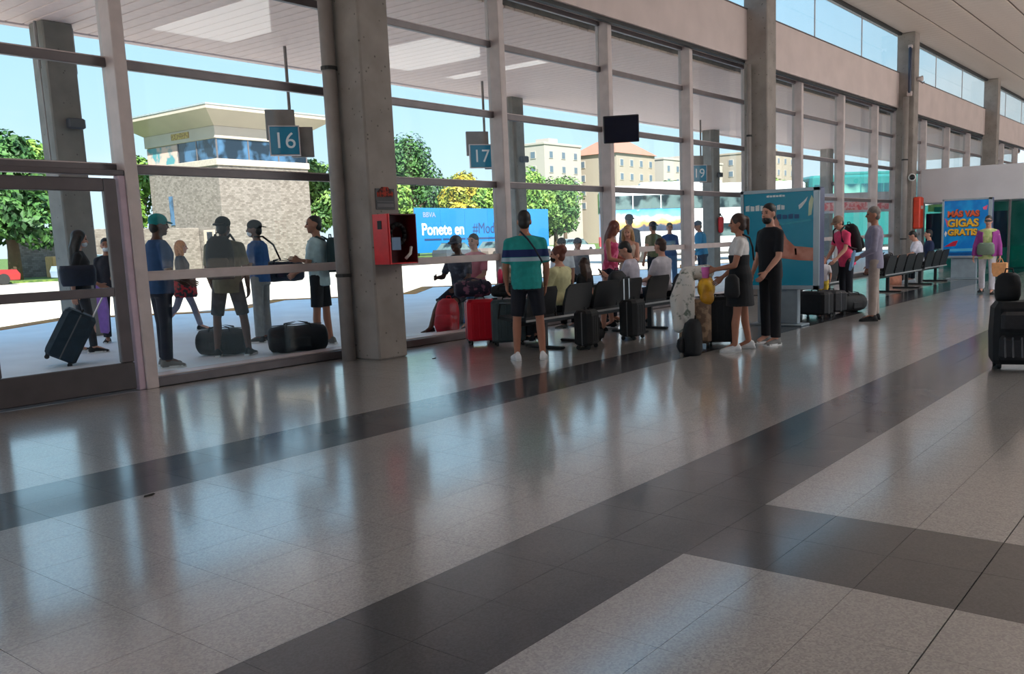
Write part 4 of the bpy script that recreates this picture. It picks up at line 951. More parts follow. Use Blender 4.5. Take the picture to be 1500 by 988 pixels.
def backpack(loc, rz, label, mat, w_=.30, d=.17, h=.46, tilt=0., straps=True):
    """stands at its base, back panel towards +X (the wearer), pocket towards -X"""
    t = empty('backpack', loc); t.rotation_euler = (0, tilt, math.radians(rz)); tag(t, label, 'backpack')
    MB().loft([(-.01,0,0,d*.42,w_*.44), (-.01,0,.05,d*.52,w_*.5), (-.01,0,h*.6,d*.5,w_*.5), (.0,0,h*.88,d*.4,w_*.42), (.01,0,h,d*.2,w_*.25)], n=16).build('body', mat, t, smooth=True)
    MB().loft([(-d*.5,0,.04,d*.2,w_*.36), (-d*.55,0,.1,d*.26,w_*.4), (-d*.52,0,h*.42,d*.24,w_*.38), (-d*.48,0,h*.5,d*.1,w_*.3)], n=14).build('front_pocket', mat, t, smooth=True)
    MB().tube([(.03,-.04,h-.01), (.03,-.03,h+.04), (.03,.03,h+.04), (.03,.04,h-.01)], .008, 6).build('grab_loop', mat, t)
    if straps:
        for sg in (-1, 1): MB().tube([(d*.45, sg*.07, h*.92), (d*.45+.10, sg*.09, h*1.03), (d*.45+.22, sg*.1, h*.9), (d*.45+.24, sg*.12, h*.55), (d*.45+.1, sg*.15, h*.25), (d*.3, sg*.14, .07)], .016, 6).build('strap', mat, t, smooth=True)
    return t
def worn(o, J, P, RT, s, label, mat, **k):
    back = P+RT @ V(-.215*s, 0, .06*s); t = backpack(world(o, back), math.degrees(o.rotation_euler[2]), label, mat, **k); return t
def sling(name, o, pts, mat, label, cat='bag strap', r=.014):
    return tag(MB().tube([world(o, p) for p in pts], r, 6).build(name, mat, smooth=True), label, cat)

C = cloth
SH_W = (C('white trainer', (226, 226, 228)), SOLEW); SH_G = (C('grey trainer', (120, 118, 116)), SOLEW); SH_B = (C('black trainer', (26, 26, 30)), SOLEW); SH_BB = (MATS['black trainer'], TYRE)
WMASK = C('white face mask', (214, 220, 226)); BMASK = C('black face mask', (24, 24, 28))
# -- platform, left to right
o, J, P, RT, s = person((5.82, 12.57, ZO), -25, 'woman with long black hair in black beside a leaning dark suitcase, behind the entrance door', 1.68, 'light', True, legL=(-.12, .05, .15), legR=(.14, .05, .1), armL=(.1, .1, .9, .4), armR=(-.35, .12, .35, .1), head_pitch=.15,
    hair=('long', 'black'), top=C('black blouse', (22, 22, 28)), sleeve=.75, bottom=C('charcoal leggings', (46, 46, 52)), bottom_kind='slim', shoe=SH_B, mask=WMASK)
tag(MB().loft([(0,0,0,.19,.08),(0,0,.05,.21,.1),(0,0,.2,.22,.11),(0,0,.27,.2,.06)], n=14).build('tote_bag', NAVYB, loc=world(o, (-.02, -.25, .92)), rot=(0, 0, o.rotation_euler[2]), smooth=True), 'navy bag slung at the hip of the woman with long black hair', 'bag')
suitcase((4.95, 11.5, ZO+.05), -115, 'dark teal soft suitcase leaning on its wheels beside the woman with long black hair', M('dark teal fabric', srgb(22, 44, 58), .75, var=.25, scale=15, bump=.2), .46, .36, .66, tilt=-.5, handle=.3)
o, J, P, RT, s = person((6.72, 13.6, ZO), -120, 'dark haired person in black with white mask, partly hidden by the dark door stile', 1.58, 'tan', True, hair=('short', 'black'), top=C('dark top', (34, 34, 44)), sleeve=1.9, bottom=C('dark trousers', (28, 30, 40)), shoe=SH_B, mask=WMASK, armL=(.3, .1, 1.2, .3))
jk = MB().rings([[(-.1,-.05,0),(.1,-.05,.02),(.1,.05,0),(-.1,.05,.02)], [(-.13,-.07,.35),(.12,-.07,.35),(.12,.06,.35),(-.12,.06,.35)], [(-.08,-.05,.72),(.08,-.05,.72),(.08,.05,.72),(-.08,.05,.72)]])
tag(jk.build('jacket', C('lilac jacket', (150, 112, 196)), loc=world(o, (.18, -.12, .16)), rot=(0, 0, 1)), 'lilac jacket hanging from the arm of the person behind the door stile', 'jacket')

TEALC = C('teal cap cloth', (14, 140, 142))
o, J, P, RT, s = person((5.50, 9.98, ZO), -12, 'man in a teal baseball cap and navy tee just right of the first window post', 1.78, 'dark', build=1.12, legL=(.04, .06, .05), legR=(-.03, .05, .03), armL=(.15, .12, 1.0, .25), armR=(.1, .14, 1.05, .25), lean=.03,
    hair=('crop', 'black'), cap=(TEALC, False), top=C('blue tee', (34, 70, 112)), sleeve=.85, top_len=.06, bottom=C('navy trousers', (22, 26, 44)), shoe=SH_G)
o, J, P, RT, s = person((8.14, 14.05, ZO), -28, 'walking woman with a ginger bob, right of the man in the teal cap', 1.56, 'light', True, legL=(.35, .04, .1), legR=(-.35, .04, .35), hair=('bob', 'ginger'), top=C('dark slate tee', (44, 50, 62)), sleeve=.7, bottom=C('grey leggings', (128, 124, 138)), bottom_kind='slim', shoe=SH_B)
CHK = patterned('red and black check', srgb(170, 36, 44), srgb(30, 34, 40), 18)
tag(MB().loft([(0,0,0,.16,.05),(0,0,.04,.18,.08),(0,0,.3,.17,.08),(0,0,.36,.12,.04)], n=12).build('shoulder_bag', CHK, loc=world(o, (.02, -.24, .58)), rot=(0, 0, -.5), smooth=True), 'red and black checked bag at the hip of the walking woman with the ginger bob', 'bag')
OLV = C('olive tee', (118, 114, 92))
o, J, P, RT, s = person((6.45, 10.12, ZO), 42, 'man seen from behind in an olive tee and black backpack with dark shorts', 1.76, 'dark', build=1.05, legL=(-.02, .17, 0), legR=(.03, .17, 0), armL=(.05, .14, .35, .2), armR=(.05, .16, .35, .2), head_yaw=-.25, hair=('crop', 'black'), cap=(C('black cap', (20, 20, 24)), True),
    top=OLV, sleeve=.8, top_len=.1, bottom=patterned('dark patterned shorts', srgb(30, 32, 40), srgb(48, 50, 60), 12), bottom_kind='shorts', shoe=SH_B)
worn(o, J, P, RT, s, 'black backpack on the man in the olive tee', BLK, w_=.34, d=.2, h=.52)
o, J, P, RT, s = person((7.66, 11.2, ZO), 118, 'man in a blue shirt with a backward black cap, facing the man in olive', 1.75, 'dark', legL=(0, .1, 0), legR=(.05, .08, .05), armL=(.1, .15, .7, .3), armR=(.0, .18, .3, .1), head_yaw=.3, hair=('crop', 'black'), cap=(MATS['black cap'], True), mask=WMASK,
    top=C('bright blue shirt', (42, 84, 142)), sleeve=.8, top_len=.04, bottom=C('stone cargo trousers', (128, 130, 132)), shoe=SH_B)
dz = world(o, (-.15, -.42, 1.0-.16)); dufx = duffel(dz, -32, 'navy duffel bag hanging on a strap from the man in the blue shirt', NAVYB, .58, .16)
sling('shoulder_strap', o, [V(.0, .08, 1.50), V(-.08, -.02, 1.5), V(-.14, -.2, 1.38), V(-.15, -.36, 1.16)], BLK, 'black strap from the shoulder of the man in blue to his duffel')
o, J, P, RT, s = person((7.72, 9.95, ZO), 120, 'man in a pale shirt and black shorts outside, next to the concrete column', 1.77, 'tan', legL=(.04, .08, .05), legR=(-.04, .08, .03), armL=(.2, .1, .9, .3), armR=(.3, .14, 1.5, .5), head_yaw=.5, hair=('crop', 'black'),
    top=C('pale aqua tee', (186, 206, 212)), sleeve=.75, top_len=.1, bottom=C('black shorts', (24, 24, 30)), bottom_kind='shorts', shoe=SH_G)
worn(o, J, P, RT, s, 'dark teal backpack on the man in the pale shirt by the column', M('dark green teal fabric', srgb(20, 48, 52), .7, var=.2, bump=.2), w_=.3, d=.17, h=.46)
duffel((6.50, 10.42, ZO), -50, 'black duffel bag on the platform behind the legs of the man in olive', BLK, .6, .18)
duffel((7.12, 9.70, ZO), -28, 'long black holdall on the platform beside the man in the pale shirt', BLK2, .72, .185)
# -- seated outside the third pane
bn = empty('metal_bench', (10.55, 9.85, ZO), math.radians(100)); tag(bn, 'low metal bench outside the glass under two seated people', 'bench')
MB().bbox(-.5, .5, -.6, .25, .40, .45, .01).build('seat', STEELB, bn)
for x in (-.42, .42): MB().bbox(x-.03, x+.03, -.5, .2, 0, .4, .008).build('leg', STEELB, bn)
TIE = patterned('marbled grey navy tee', srgb(44, 48, 66), srgb(112, 116, 134), 9, pos=(.5, .66))
o, J, P, RT, s = person((10.18, 9.66, ZO), 185, 'seated man in a marbled dark tee and cap outside, beside the man in pink', 1.76, 'dark', seat=.52, legL=(1.15, .15, .85), legR=(1.05, .2, .55), armL=(.35, .15, .8, .3), armR=(.4, .3, 1.3, .3), lean=.12, hair=('crop', 'black'), cap=(C('grey cap', (86, 86, 96)), False), top=TIE, sleeve=.8, bottom=C('navy shorts', (30, 34, 52)), bottom_kind='shorts', shoe=SH_B)
o, J, P, RT, s = person((10.78, 9.92, ZO), 190, 'seated young man in pink shirt and jeans outside the glass', 1.78, 'light', seat=.53, legL=(1.1, .1, .7), legR=(1.2, .14, .95), armL=(.3, .1, .9, .3), armR=(.35, .2, .9, .3), hair=('short', 'black'), top=C('pink shirt', (206, 120, 136)), sleeve=.8, bottom=C('blue jeans', (70, 110, 156)), shoe=SH_B)
backpack((9.66, 9.52, ZO), 20, 'red backpack leaning outside the glass near the seated men', M('red bag fabric', srgb(190, 28, 44), .7, var=.2, bump=.2), .38, .26, .5, tilt=.15, straps=False)
suitcase((9.2, 10.9, ZO), 40, 'small dark trolley case with a raised handle on the platform behind the seated men', NAVYB, .36, .22, .45, handle=.45)
# -- people on the platform farther right
o, J, P, RT, s = person((13.95, 10.55, ZO), 200, 'seated person in a black cap outside, behind the woman in pale yellow', 1.72, 'tan', seat=.45, legL=(1.4, .1, 1.4), legR=(1.4, .1, 1.4), hair=('crop', 'black'), cap=(MATS['black cap'], False), top=C('white tee', (222, 222, 228)), sleeve=.8, bottom=MATS['black shorts'], bottom_kind='shorts', shoe=SH_B, vox=.018)
o, J, P, RT, s = person((14.75, 10.75, ZO), 200, 'seated person in a navy cap outside, behind the woman in pale yellow', 1.70, 'tan', seat=.45, legL=(1.4, .1, 1.4), legR=(1.4, .1, 1.4), hair=('crop', 'black'), cap=(C('navy cap', (36, 44, 66)), False), top=C('grey tee', (120, 124, 134)), sleeve=.8, bottom=MATS['black shorts'], bottom_kind='shorts', shoe=SH_B, vox=.018)
bn2 = empty('metal_bench', (14.35, 10.75, ZO), math.radians(105)); tag(bn2, 'low metal bench outside under two people in dark caps', 'bench')
MB().bbox(-.75, .75, -.2, .25, .38, .43, .01).build('seat', STEELB, bn2)
for x in (-.6, .6): MB().bbox(x-.03, x+.03, -.15, .2, 0, .38, .008).build('leg', STEELB, bn2)
o, J, P, RT, s = person((16.3, 10.5, ZO), 60, 'tall person in a dark knit cap outside, between the two standing young women', 1.82, 'tan', hair=('crop', 'black'), cap=(C('dark slate cap', (38, 44, 60)), True), top=C('slate navy shirt', (44, 56, 82)), sleeve=1.8, bottom=MATS['navy trousers'], shoe=SH_B, vox=.018)
o, J, P, RT, s = person((17.1, 10.4, ZO), 70, 'person in an olive vest and dark cap outside, right of the fair haired woman', 1.66, 'tan', hair=('crop', 'black'), cap=(MATS['dark slate cap'], True), top=C('olive vest', (92, 94, 66)), sleeve=.5, bottom=MATS['navy trousers'], shoe=SH_B, vox=.018)
o, J, P, RT, s = person((18.4, 10.75, ZO), 215, 'person in a blue shirt facing the hall from outside, above the right white tee', 1.64, 'light', True, hair=('short', 'brown'), top=C('royal blue shirt', (54, 84, 142)), sleeve=.8, bottom=MATS['blue jeans'], shoe=SH_B, vox=.018, armL=(.3, .1, 1.4, .4))
o, J, P, RT, s = person((19.7, 10.6, ZO), 140, 'man in a light blue jacket and grey cap outside by the red extinguisher', 1.68, 'light', build=1.1, lean=.12, hair=('crop', 'grey'), cap=(C('dusty grey cap', (112, 124, 140)), False), top=C('cyan blue jacket', (70, 150, 196)), sleeve=1.95, top_len=.04, bottom=C('dark jeans', (44, 66, 92)), shoe=SH_B, vox=.018, armL=(.2, .1, .9, .2))

# -- inside, around the first seats
STR = banded('striped teal polo', srgb(22, 146, 142), [(1.215, 1.30, srgb(22, 40, 96)), (1.165, 1.21, srgb(168, 190, 204))])
o, J, P, RT, s = person((8.15, 6.70, 0), 44, 'man seen from behind in a striped teal polo, dark shorts and white trainers', 1.77, 'tan', build=1.08, legL=(.03, .10, .03), legR=(-.03, .12, .0), armL=(.12, .14, .45, .1), armR=(.05, .15, .35, .1), head_yaw=-.15, hair=('short', 'black'), top=STR, sleeve=.82, top_len=.07, bottom=C('navy black shorts', (20, 22, 34)), bottom_kind='shorts', shoe=SH_W)
sling('crossbody_strap', o, [V(-.07, .06, 1.51), V(-.135, -.02, 1.42), V(-.15, -.1, 1.3), V(-.13, -.18, 1.15)], NAVYB, 'thin navy strap across the back of the striped teal polo', r=.011)
YEL_T = C('pale yellow tee', (208, 204, 158))
o, J, P, RT, s = person((9.62, 7.34, 0), 100, 'seated woman in a pale yellow tee with pinned up brown hair, seen from behind', 1.66, 'light', True, build=1.38, seat=.45, lean=-.02, legL=(1.45, .1, 1.45), legR=(1.45, .1, 1.4), armL=(.4, .15, .9, .3), armR=(.45, .2, 1.0, .3), head_yaw=.5, hair=('updo', 'auburn'), mask=BMASK, top=YEL_T, sleeve=.85, bottom=MATS['black shorts'], shoe=SH_B)
sling('crossbody_strap', o, [V(-.06, .1, 1.03), V(-.125, .02, .95), V(-.145, -.08, .83), V(-.13, -.16, .7)], C('brown strap', (86, 60, 56)), 'thin brown strap across the pale yellow tee', r=.009)
o, J, P, RT, s = person((10.24, 7.36, 0), 85, 'seated girl with long dark hair between the yellow tee and the empty seat', 1.32, 'light', True, seat=.45, legL=(1.5, .1, 1.5), legR=(1.5, .1, 1.5), hair=('long', 'brown'), top=C('black tee', (24, 24, 28)), sleeve=.7, bottom=MATS['black shorts'], shoe=SH_G)
LIL = C('white lilac tee', (206, 200, 214)); WT = C('soft white tee', (214, 208, 216))
o, J, P, RT, s = person((11.50, 7.36, 0), 108, 'seated young man in white tee looking at a phone, left of the two in white', 1.74, 'light', seat=.45, lean=.10, legL=(1.3, .15, 1.2), legR=(1.45, .12, 1.5), armL=(.6, .1, 1.5, .3), armR=(.5, .2, 1.3, .4), head_pitch=.35, head_yaw=.2, hair=('short', 'black'), top=LIL, sleeve=.75, bottom=MATS['navy shorts'], bottom_kind='shorts', shoe=SH_B)
pw = world(o, J['wrL']+J['fdL']*.1); tag(MB().bbox(-.036, .036, -.005, .005, -.075, .075, .004).build('phone', M('phone glass', (.02, .02, .025), .32), loc=pw, rot=(-.6, 0, .3)), 'mobile phone in the hands of the left young man in white', 'phone')
o, J, P, RT, s = person((12.36, 7.36, 0), 85, 'seated young man in white tee with reddish brown crop, right of the two in white', 1.76, 'light', seat=.45, lean=.02, legL=(1.45, .1, 1.4), legR=(1.4, .1, 1.4), armL=(.4, .12, 1.0, .3), armR=(.4, .15, .9, .3), hair=('short', 'brown'), top=WT, sleeve=.75, bottom=MATS['navy shorts'], bottom_kind='shorts', shoe=SH_B)
MAG = patterned('magenta striped knit', srgb(190, 50, 96), srgb(226, 110, 150), 11)
o, J, P, RT, s = person((12.35, 8.35, 0), -75, 'standing young woman in a magenta tank top with long auburn hair', 1.70, 'tan', True, armL=(.3, .1, 1.15, .3), armR=(.15, .1, 1.3, .35), head_pitch=.3, lean=.04, hair=('long', 'auburn'), top=MAG, sleeve=0, bottom=C('dark navy trousers', (26, 28, 44)), shoe=SH_B)
BEI = C('cream tank top', (206, 184, 168))
o, J, P, RT, s = person((12.98, 8.40, 0), 205, 'standing young woman with long fair hair holding papers, facing the woman in magenta', 1.62, 'light', True, armL=(.35, .1, 1.2, .4), armR=(.35, .1, 1.2, .4), head_pitch=.2, hair=('long', 'fair'), top=BEI, sleeve=0, bottom=MATS['blue jeans'], shoe=SH_B)
pp = world(o, (.34, .0, 1.02)); tag(MB().bbox(-.11, .11, -.15, .15, -.004, .004, .002).build('paper', C('white paper', (225, 225, 228)), loc=pp, rot=(0, -.3, .6)), 'white paper held by the fair haired young woman', 'paper')
tag(MB().bbox(-.13, .13, -.05, .05, -.07, .07, .02).build('red_pouch', C('red pouch cloth', (170, 36, 44)), loc=world(o, (.27, .02, .92)), rot=(0, 0, .5)), 'red pouch under the papers of the fair haired young woman', 'pouch')

# -- inside: the luggage heap in front of the third pane
RHS = M('glossy red shell', srgb(206, 22, 44), .35, var=.06); GHS = M('dark green grey fabric', srgb(52, 66, 70), .65, var=.15, bump=.1)
suitcase((9.20, 8.42, 0), -35, 'red hard shell suitcase standing inside the glass', RHS, .40, .26, .62, handle=0)
suitcase((9.22, 7.93, 0), -40, 'dark grey green suitcase standing right of the red one', GHS, .44, .28, .62, handle=0)
suitcase((9.85, 8.05, 0), -30, 'dark navy suitcase beyond the seats, right of the dark grey green one', NAVYB, .4, .26, .58, handle=.0)
PATB = patterned('dark flowered fabric', srgb(34, 32, 54), srgb(130, 84, 110), 14, pos=(.55, .62))
duffel((9.12, 8.46, .655), -35, 'dark flowered travel bag lying on the red suitcase', PATB, .5, .12)
duffel((9.22, 7.93, .655), -60, 'flat black bag lying on the dark grey green suitcase', BLK, .42, .085)
t = tag(MB().loft([(0,0,0,.11,.09),(0,0,.05,.14,.11),(0,0,.14,.12,.1),(0,0,.2,.05,.05)], n=12).build('drawstring_bag', patterned('beige print', srgb(190, 170, 150), srgb(120, 104, 92), 12), loc=(9.35, 7.98, .84), smooth=True), 'small beige bag at the right end of the luggage heap', 'bag')
t = empty('water_bottle', (9.20, 8.02, .84)); tag(t, 'pink bottle standing on the luggage heap', 'bottle')
MB().loft([(0,0,0,.035,.035),(0,0,.15,.035,.035),(0,0,.19,.018,.018)], n=12).build('bottle', M('pink plastic', srgb(246, 70, 110), .4), t, smooth=True); MB().cyl((0,0,.19),(0,0,.22),.02,10).build('cap', WHITE, t)
suitcase((9.30, 6.68, 0), 15, 'black cabin case by the seat of the woman in pale yellow', BLK, .36, .24, .5, handle=0)
suitcase((10.42, 6.70, 0), 10, 'black suitcase standing at the empty seat between the two bench rows', BLK, .40, .26, .55, handle=.3)
backpack((10.78, 7.24, .45), 75, 'black backpack with pale piping sitting on the empty seat', BLK2, .36, .22, .48, tilt=-.2, straps=False)
backpack((10.02, 7.12, .0), 80, 'black bag on the floor under the second seat', BLK, .34, .22, .36, straps=False)
# -- the standing couple
WHT = C('white tee with red cuffs', (222, 216, 214))
o, J, P, RT, s = person((9.86, 4.80, 0), 118, 'young woman with a dark ponytail in white tee and black skirt holding a cup', 1.66, 'tan', True, legL=(.10, .10, .03), legR=(-.14, .12, .0), armL=(.25, .1, 1.15, .2), armR=(.1, .12, .8, .2), head_yaw=.1, hair=('pony', 'brown'), top=WHT, sleeve=.55, bottom=C('black skirt', (16, 16, 22)), bottom_kind='skirt', shoe=SH_W, apron=MATS['black skirt'])
sling('crossbody_strap', o, [V(-.03, .1, 1.39), V(-.11, .03, 1.35), V(-.15, -.05, 1.24), V(-.17, -.14, 1.08)], BLK, 'black strap across the back of the white tee with the ponytail', r=.012)
cp = world(o, J['wrL']+J['fdL']*.12+V(0, 0, -.02)); t = empty('paper_cup', (cp.x, cp.y, cp.z-.06)); tag(t, 'pink paper cup in the hand of the woman with the ponytail', 'cup')
MB().cyl((0,0,0), (0,0,.13), .04, 14, .052).build('cup', M('pink card', srgb(244, 120, 196), .5), t, smooth=True); MB().cyl((0,0,.13), (0,0,.142), .055, 14).build('lid', WHITE, t)
tag(MB().loft([(0,0,0,.1,.06),(0,0,.04,.13,.08),(0,0,.22,.12,.07),(0,0,.27,.05,.03)], n=12).build('handbag', BLK, loc=world(o, (.10, .24, .66)), rot=(0, 0, 1), smooth=True), 'black handbag at the hip of the woman with the ponytail', 'bag')
o, J, P, RT, s = person((10.55, 4.72, 0), 152, 'bearded man in a black tee and dark trousers beside the woman with the ponytail', 1.78, 'light', legL=(.03, .07, .02), legR=(-.04, .08, .02), armL=(.15, .12, .6, .2), armR=(.05, .14, .4, .1), head_yaw=.25, hair=('short', 'black'), beard=True, top=C('black polo', (20, 20, 28)), sleeve=.8, top_len=.08, bottom=C('black jeans', (18, 18, 24)), shoe=SH_G)
backpack((9.30, 5.14, 0), -60, 'black backpack on the floor at the front of the couple\'s luggage', BLK, .36, .24, .42, straps=False)
TAN = patterned('tan weave', srgb(180, 150, 122), srgb(130, 104, 86), 10)
suitcase((9.98, 5.48, 0), -60, 'tan suitcase under the white flowered jacket', TAN, .4, .25, .60, handle=.0)
suitcase((10.22, 5.26, 0), -60, 'black suitcase with a raised handle between the tan case and the couple', BLK, .40, .25, .62, handle=.34)
suitcase((10.58, 5.42, 0), -60, 'grey suitcase partly hidden behind the legs of the couple', M('dim grey shell', srgb(96, 98, 102), .5), .38, .25, .58, handle=0)
FLW = patterned('white flowered cloth', srgb(216, 212, 206), srgb(120, 128, 116), 13, pos=(.56, .66))
jm = MB()
for a, b_, r0, r1 in (((9.98, 5.60, .92), (9.72, 5.58, .62), .09, .1), ((9.72, 5.58, .62), (9.60, 5.50, .28), .1, .07), ((9.98, 5.60, .92), (10.24, 5.45, .93), .09, .1), ((9.86, 5.52, .84), (9.72, 5.44, .42), .09, .09)): jm.cap(a, b_, r0, r1, 10)
j_ = fuse('jacket', jm, FLW, None, .014, 4); tag(j_, 'white flowered jacket draped over the couple\'s luggage', 'jacket')
ym = MB(); ym.ell((10.04, 5.35, .74), .13, .11, .15); ym.ell((10.0, 5.32, .62), .1, .09, .1)
y_ = fuse('carrier_bag', ym, patterned('yellow plastic', srgb(236, 180, 40), srgb(200, 140, 30), 6, rough=.4), None, .014, 3); tag(y_, 'yellow bag stuffed under the white flowered jacket', 'bag')

# -- right of the turquoise stand
o, J, P, RT, s = person((16.15, 5.75, 0), 150, 'woman in a pink tee with a black backpack and sun visor bending over a child', 1.70, 'light', True, lean=.22, armL=(.55, .12, .5, .2), armR=(.45, .14, .5, .2), head_pitch=.2, legL=(.05, .06, .05), legR=(-.05, .06, .05), hair=('short', 'black'), cap=(C('sand visor', (140, 112, 96)), False), top=C('hot pink tee', (232, 72, 116)), sleeve=.7, top_len=.12, bottom=MATS['dark trousers'], shoe=SH_W)
worn(o, J, P, RT, s, 'black backpack on the woman in the pink tee', BLK, w_=.34, d=.22, h=.52, tilt=.2)
o, J, P, RT, s = person((15.55, 5.95, 0), 200, 'small child with short brown hair in front of the woman in pink', .98, 'tan', hair=('short', 'brown'), top=C('white child tee', (210, 204, 210)), sleeve=.8, bottom=C('yellow shorts', (226, 190, 70)), bottom_kind='shorts', shoe=SH_B, armL=(.4, .2, .4, .2))
o, J, P, RT, s = person((15.35, 6.5, 0), 170, 'seated woman with long dark hair just right of the turquoise stand', 1.6, 'light', True, seat=.40, lean=.35, legL=(1.4, .1, 1.4), legR=(1.4, .1, 1.4), hair=('long', 'black'), top=C('black white top', (44, 42, 48)), sleeve=.8, bottom=MATS['dark trousers'], shoe=SH_B)
suitcase((14.15, 5.55, 0), 75, 'black suitcase lying nearest to the turquoise stand', BLK, .55, .34, .42, handle=0)
suitcase((14.75, 5.5, 0), 60, 'second black suitcase from the turquoise stand', BLK2, .5, .32, .40, handle=0)
duffel((15.2, 5.35, 0), -20, 'black holdall at the right end of the luggage by the turquoise stand', BLK, .6, .17)
LILS = C('grey lilac shirt', (138, 132, 152))
o, J, P, RT, s = person((13.87, 4.50, 0), 112, 'grey haired man in a lilac grey shirt and beige trousers standing alone', 1.76, 'tan', build=1.02, armL=(.1, .1, 1.0, .3), armR=(-.05, .1, .35, .1), legL=(.04, .05, .02), legR=(-.04, .06, .0), head_yaw=.15, hair=('short', 'grey'), top=LILS, sleeve=1.85, top_len=.1, bottom=C('beige trousers', (166, 150, 142)), shoe=SH_BB)
fw_ = world(o, J['wrL']+J['fdL']*.1); tag(MB().bbox(-.1, .1, -.02, .02, -.14, .14, .01).build('folder', C('light blue folder', (150, 190, 226)), loc=fw_, rot=(.2, .3, .5)), 'light blue folder held by the grey haired man', 'folder')
o, J, P, RT, s = person((18.3, 6.55, 0), 95, 'seated person with auburn hair and salmon top behind the grey haired man', 1.70, 'light', True, seat=.45, legL=(1.4, .1, 1.4), legR=(1.4, .1, 1.4), hair=('updo', 'auburn'), top=C('salmon top', (226, 130, 126)), sleeve=.7, bottom=MATS['dark trousers'], shoe=SH_W, vox=.018)
o, J, P, RT, s = person((23.3, 6.45, 0), 105, 'seated person in a white tee with dark hair, left of the blue advert stand', 1.72, 'light', seat=.45, build=1.15, lean=.15, head_pitch=.35, legL=(1.4, .1, 1.4), legR=(1.4, .1, 1.4), armL=(.5, .4, 1., .3), armR=(.5, .4, 1., .3), hair=('short', 'black'), top=C('bright white tee', (214, 212, 226)), sleeve=.8, bottom=MATS['dark trousers'], shoe=SH_W, vox=.018)
o, J, P, RT, s = person((24.2, 6.45, 0), 115, 'seated person in navy with black hair, nearest to the blue advert stand', 1.7, 'light', seat=.45, legL=(1.4, .1, 1.4), legR=(1.4, .1, 1.4), hair=('short', 'black'), top=C('navy top', (26, 40, 76)), sleeve=.8, bottom=MATS['dark trousers'], shoe=SH_W, vox=.018)
tag(MB().bbox(-.22, .22, -.15, .15, 0, .22, .04).build('carrier_bag', M('blue plastic', srgb(30, 120, 210), .4), loc=(21.7, 6.3, .46), rot=(0, 0, .2)), 'bright blue bag lying on a seat beyond the grey haired man', 'bag')
duffel((20.1, 6.25, .46), 10, 'large black bag on the seats just right of the grey haired man', BLK, .7, .2)
t = empty('food_sack', (22.9, 6.9, 0)); tag(t, 'salmon coloured bag on the floor under the farthest seats', 'bag')
MB().loft([(0,0,0,.2,.15),(0,0,.2,.22,.16),(0,0,.36,.12,.06)], n=12).build('sack', C('salmon sack', (222, 150, 124)), t, smooth=True); MB().tube([(-.08,0,.35),(0,0,.46),(.08,0,.35)], .012, 6).build('handle', MATS['salmon sack'], t)
# -- the walking woman
PUR = C('purple cardigan', (150, 60, 140)); LIME = patterned('lime print tee', srgb(206, 210, 150), srgb(170, 190, 120), 10)
o, J, P, RT, s = person((19.95, 4.16, 0), 186, 'walking woman in sunglasses and a purple cardigan with pale trousers', 1.62, 'light', True, build=1.08, legL=(.16, .05, .05), legR=(-.14, .05, .22), armL=(.0, .22, .2, .1), armR=(.05, .26, .25, .1), hair=('short', 'black'), glasses=True, top=LIME, sleeve=.3, top_len=.12, bottom=C('off white trousers', (206, 202, 210)), shoe=SH_BB)
cg = MB()
for sg in (1, -1): 
    n = 'L' if sg > 0 else 'R'
    cg.cap(J['sh'+n], J['elb'+n], .06*s, .056*s, 12); cg.cap(J['elb'+n], J['wr'+n], .06*s, .05*s, 12, True, False)
    cg.rings([[P+RT @ (V(x, sg*y, z)*s) for x, y in ((.145, .10), (.04, .215), (-.09, .185), (-.165, .02), (-.13, -.01), (-.07, .13), (.02, .16), (.10, .085))][::sg] for z in (-.08, .15, .3, .46)])
fuse('cardigan', cg, PUR, o, .014, 2)
tag(MB().loft([(0,0,0,.05,.14),(0,0,.05,.07,.17),(0,0,.2,.065,.16),(0,0,.25,.03,.12)], n=12).build('waist_bag', C('grey green canvas', (112, 128, 112)), loc=world(o, (.15, -.02, .80)), rot=(0, 0, o.rotation_euler[2]), smooth=True), 'grey green bag across the belly of the walking woman', 'bag')
hw = world(o, J['wrL']+J['fdL']*.08); t = empty('paper_bag', (hw.x, hw.y, hw.z-.34)); tag(t, 'orange brown paper bag carried by the walking woman', 'bag')
MB().bbox(-.08, .08, -.14, .14, 0, .28, .01).build('bag', C('kraft orange', (222, 160, 108)), t); MB().tube([(0,-.07,.27),(0,-.03,.36),(0,.03,.36),(0,.07,.27)], .008, 6).build('handle', MATS['kraft orange'], t)
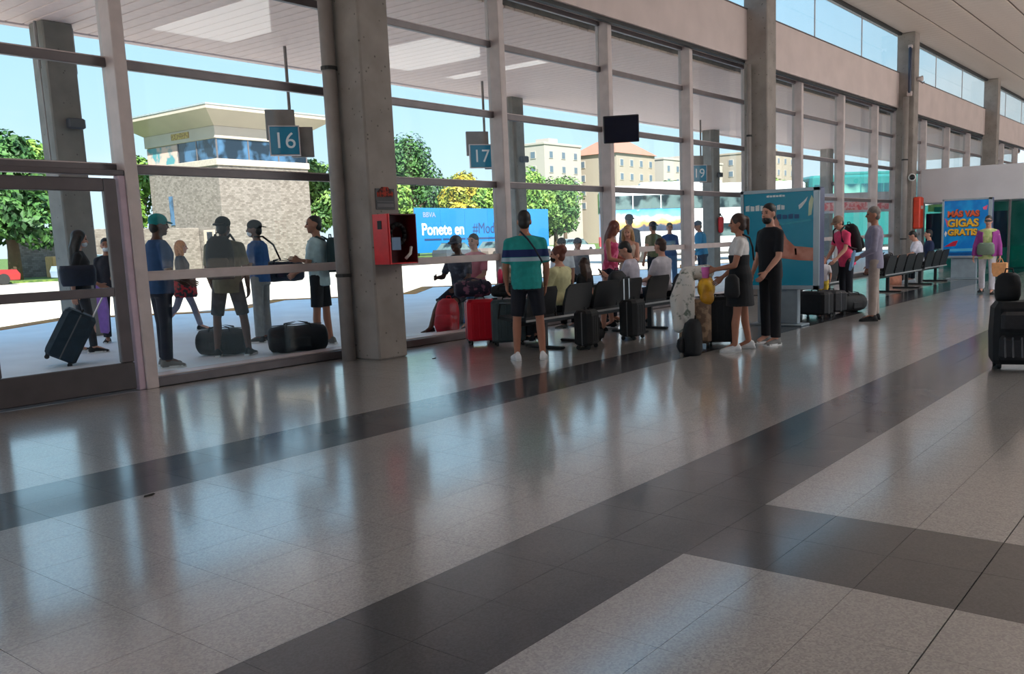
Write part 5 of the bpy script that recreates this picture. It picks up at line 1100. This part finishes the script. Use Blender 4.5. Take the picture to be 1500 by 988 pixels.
# -- luggage cut by the right edge
t = empty('luggage_trolley', (9.66, 1.74, 0), math.radians(20)); tag(t, 'tall black wheeled travel case at the right edge of the picture', 'suitcase')
MB().loft([(0,0,.05,.16,.19),(0,0,.09,.19,.21),(0,0,.35,.20,.22),(0,0,.60,.18,.21),(0,0,.66,.14,.17)], rect=.05).build('body', BLK, t)
MB().loft([(-.2,0,.1,.03,.15),(-.22,0,.14,.05,.17),(-.22,0,.30,.05,.17),(-.2,0,.34,.03,.15)], rect=.03).build('front_pocket', BLK2, t)
MB().loft([(-.19,0,.38,.03,.15),(-.21,0,.41,.04,.16),(-.2,0,.54,.04,.16),(-.18,0,.57,.03,.14)], rect=.03).build('upper_pocket', BLK2, t)
for y in (-.15, .15):
    MB().cyl((-.1, y-.02, .04), (-.1, y+.02, .04), .04, 12).build('wheel', TYRE, t); MB().cyl((.12, y-.02, .04), (.12, y+.02, .04), .04, 12).build('wheel', TYRE, t)
for y in (-.1, -.03, .05, .12): MB().cap((-.272, y, .14), (-.262, y+.01, .32), .01, .01, 6).build('strap', ZIP, t)
backpack((9.68, 1.82, .665), 200, 'black rucksack sitting on top of the travel case at the right edge', BLK, .24, .18, .27, straps=False)
suitcase((9.9, 1.42, 0), 20, 'dark green suitcase behind the travel case at the right edge', M('bottle green fabric', srgb(18, 66, 58), .7, bump=.1), .42, .28, .58, handle=.34)
backpack((9.88, 1.50, .60), 180, 'second black rucksack, hung on the handle of the dark green suitcase', BLK2, .22, .16, .3, straps=False)
# scraps on the floor
DIRT = M('dark scrap', (.02, .018, .016), .8)
for x, y, label in ((7.75, 7.9, 'dark leaf like scrap on the floor before the red suitcase'), (2.58, 5.05, 'small dark scrap on the floor in the bluish glare at the left')):
    tag(MB().rings([[(-.03,-.012,0),(.02,-.02,0),(.05,.005,0),(-.01,.02,0)], [(-.025,-.008,.006),(.015,-.014,.01),(.04,.004,.008),(-.008,.014,.005)]]).build('litter', DIRT, loc=(x, y, .0005)), label, 'litter')
finish()
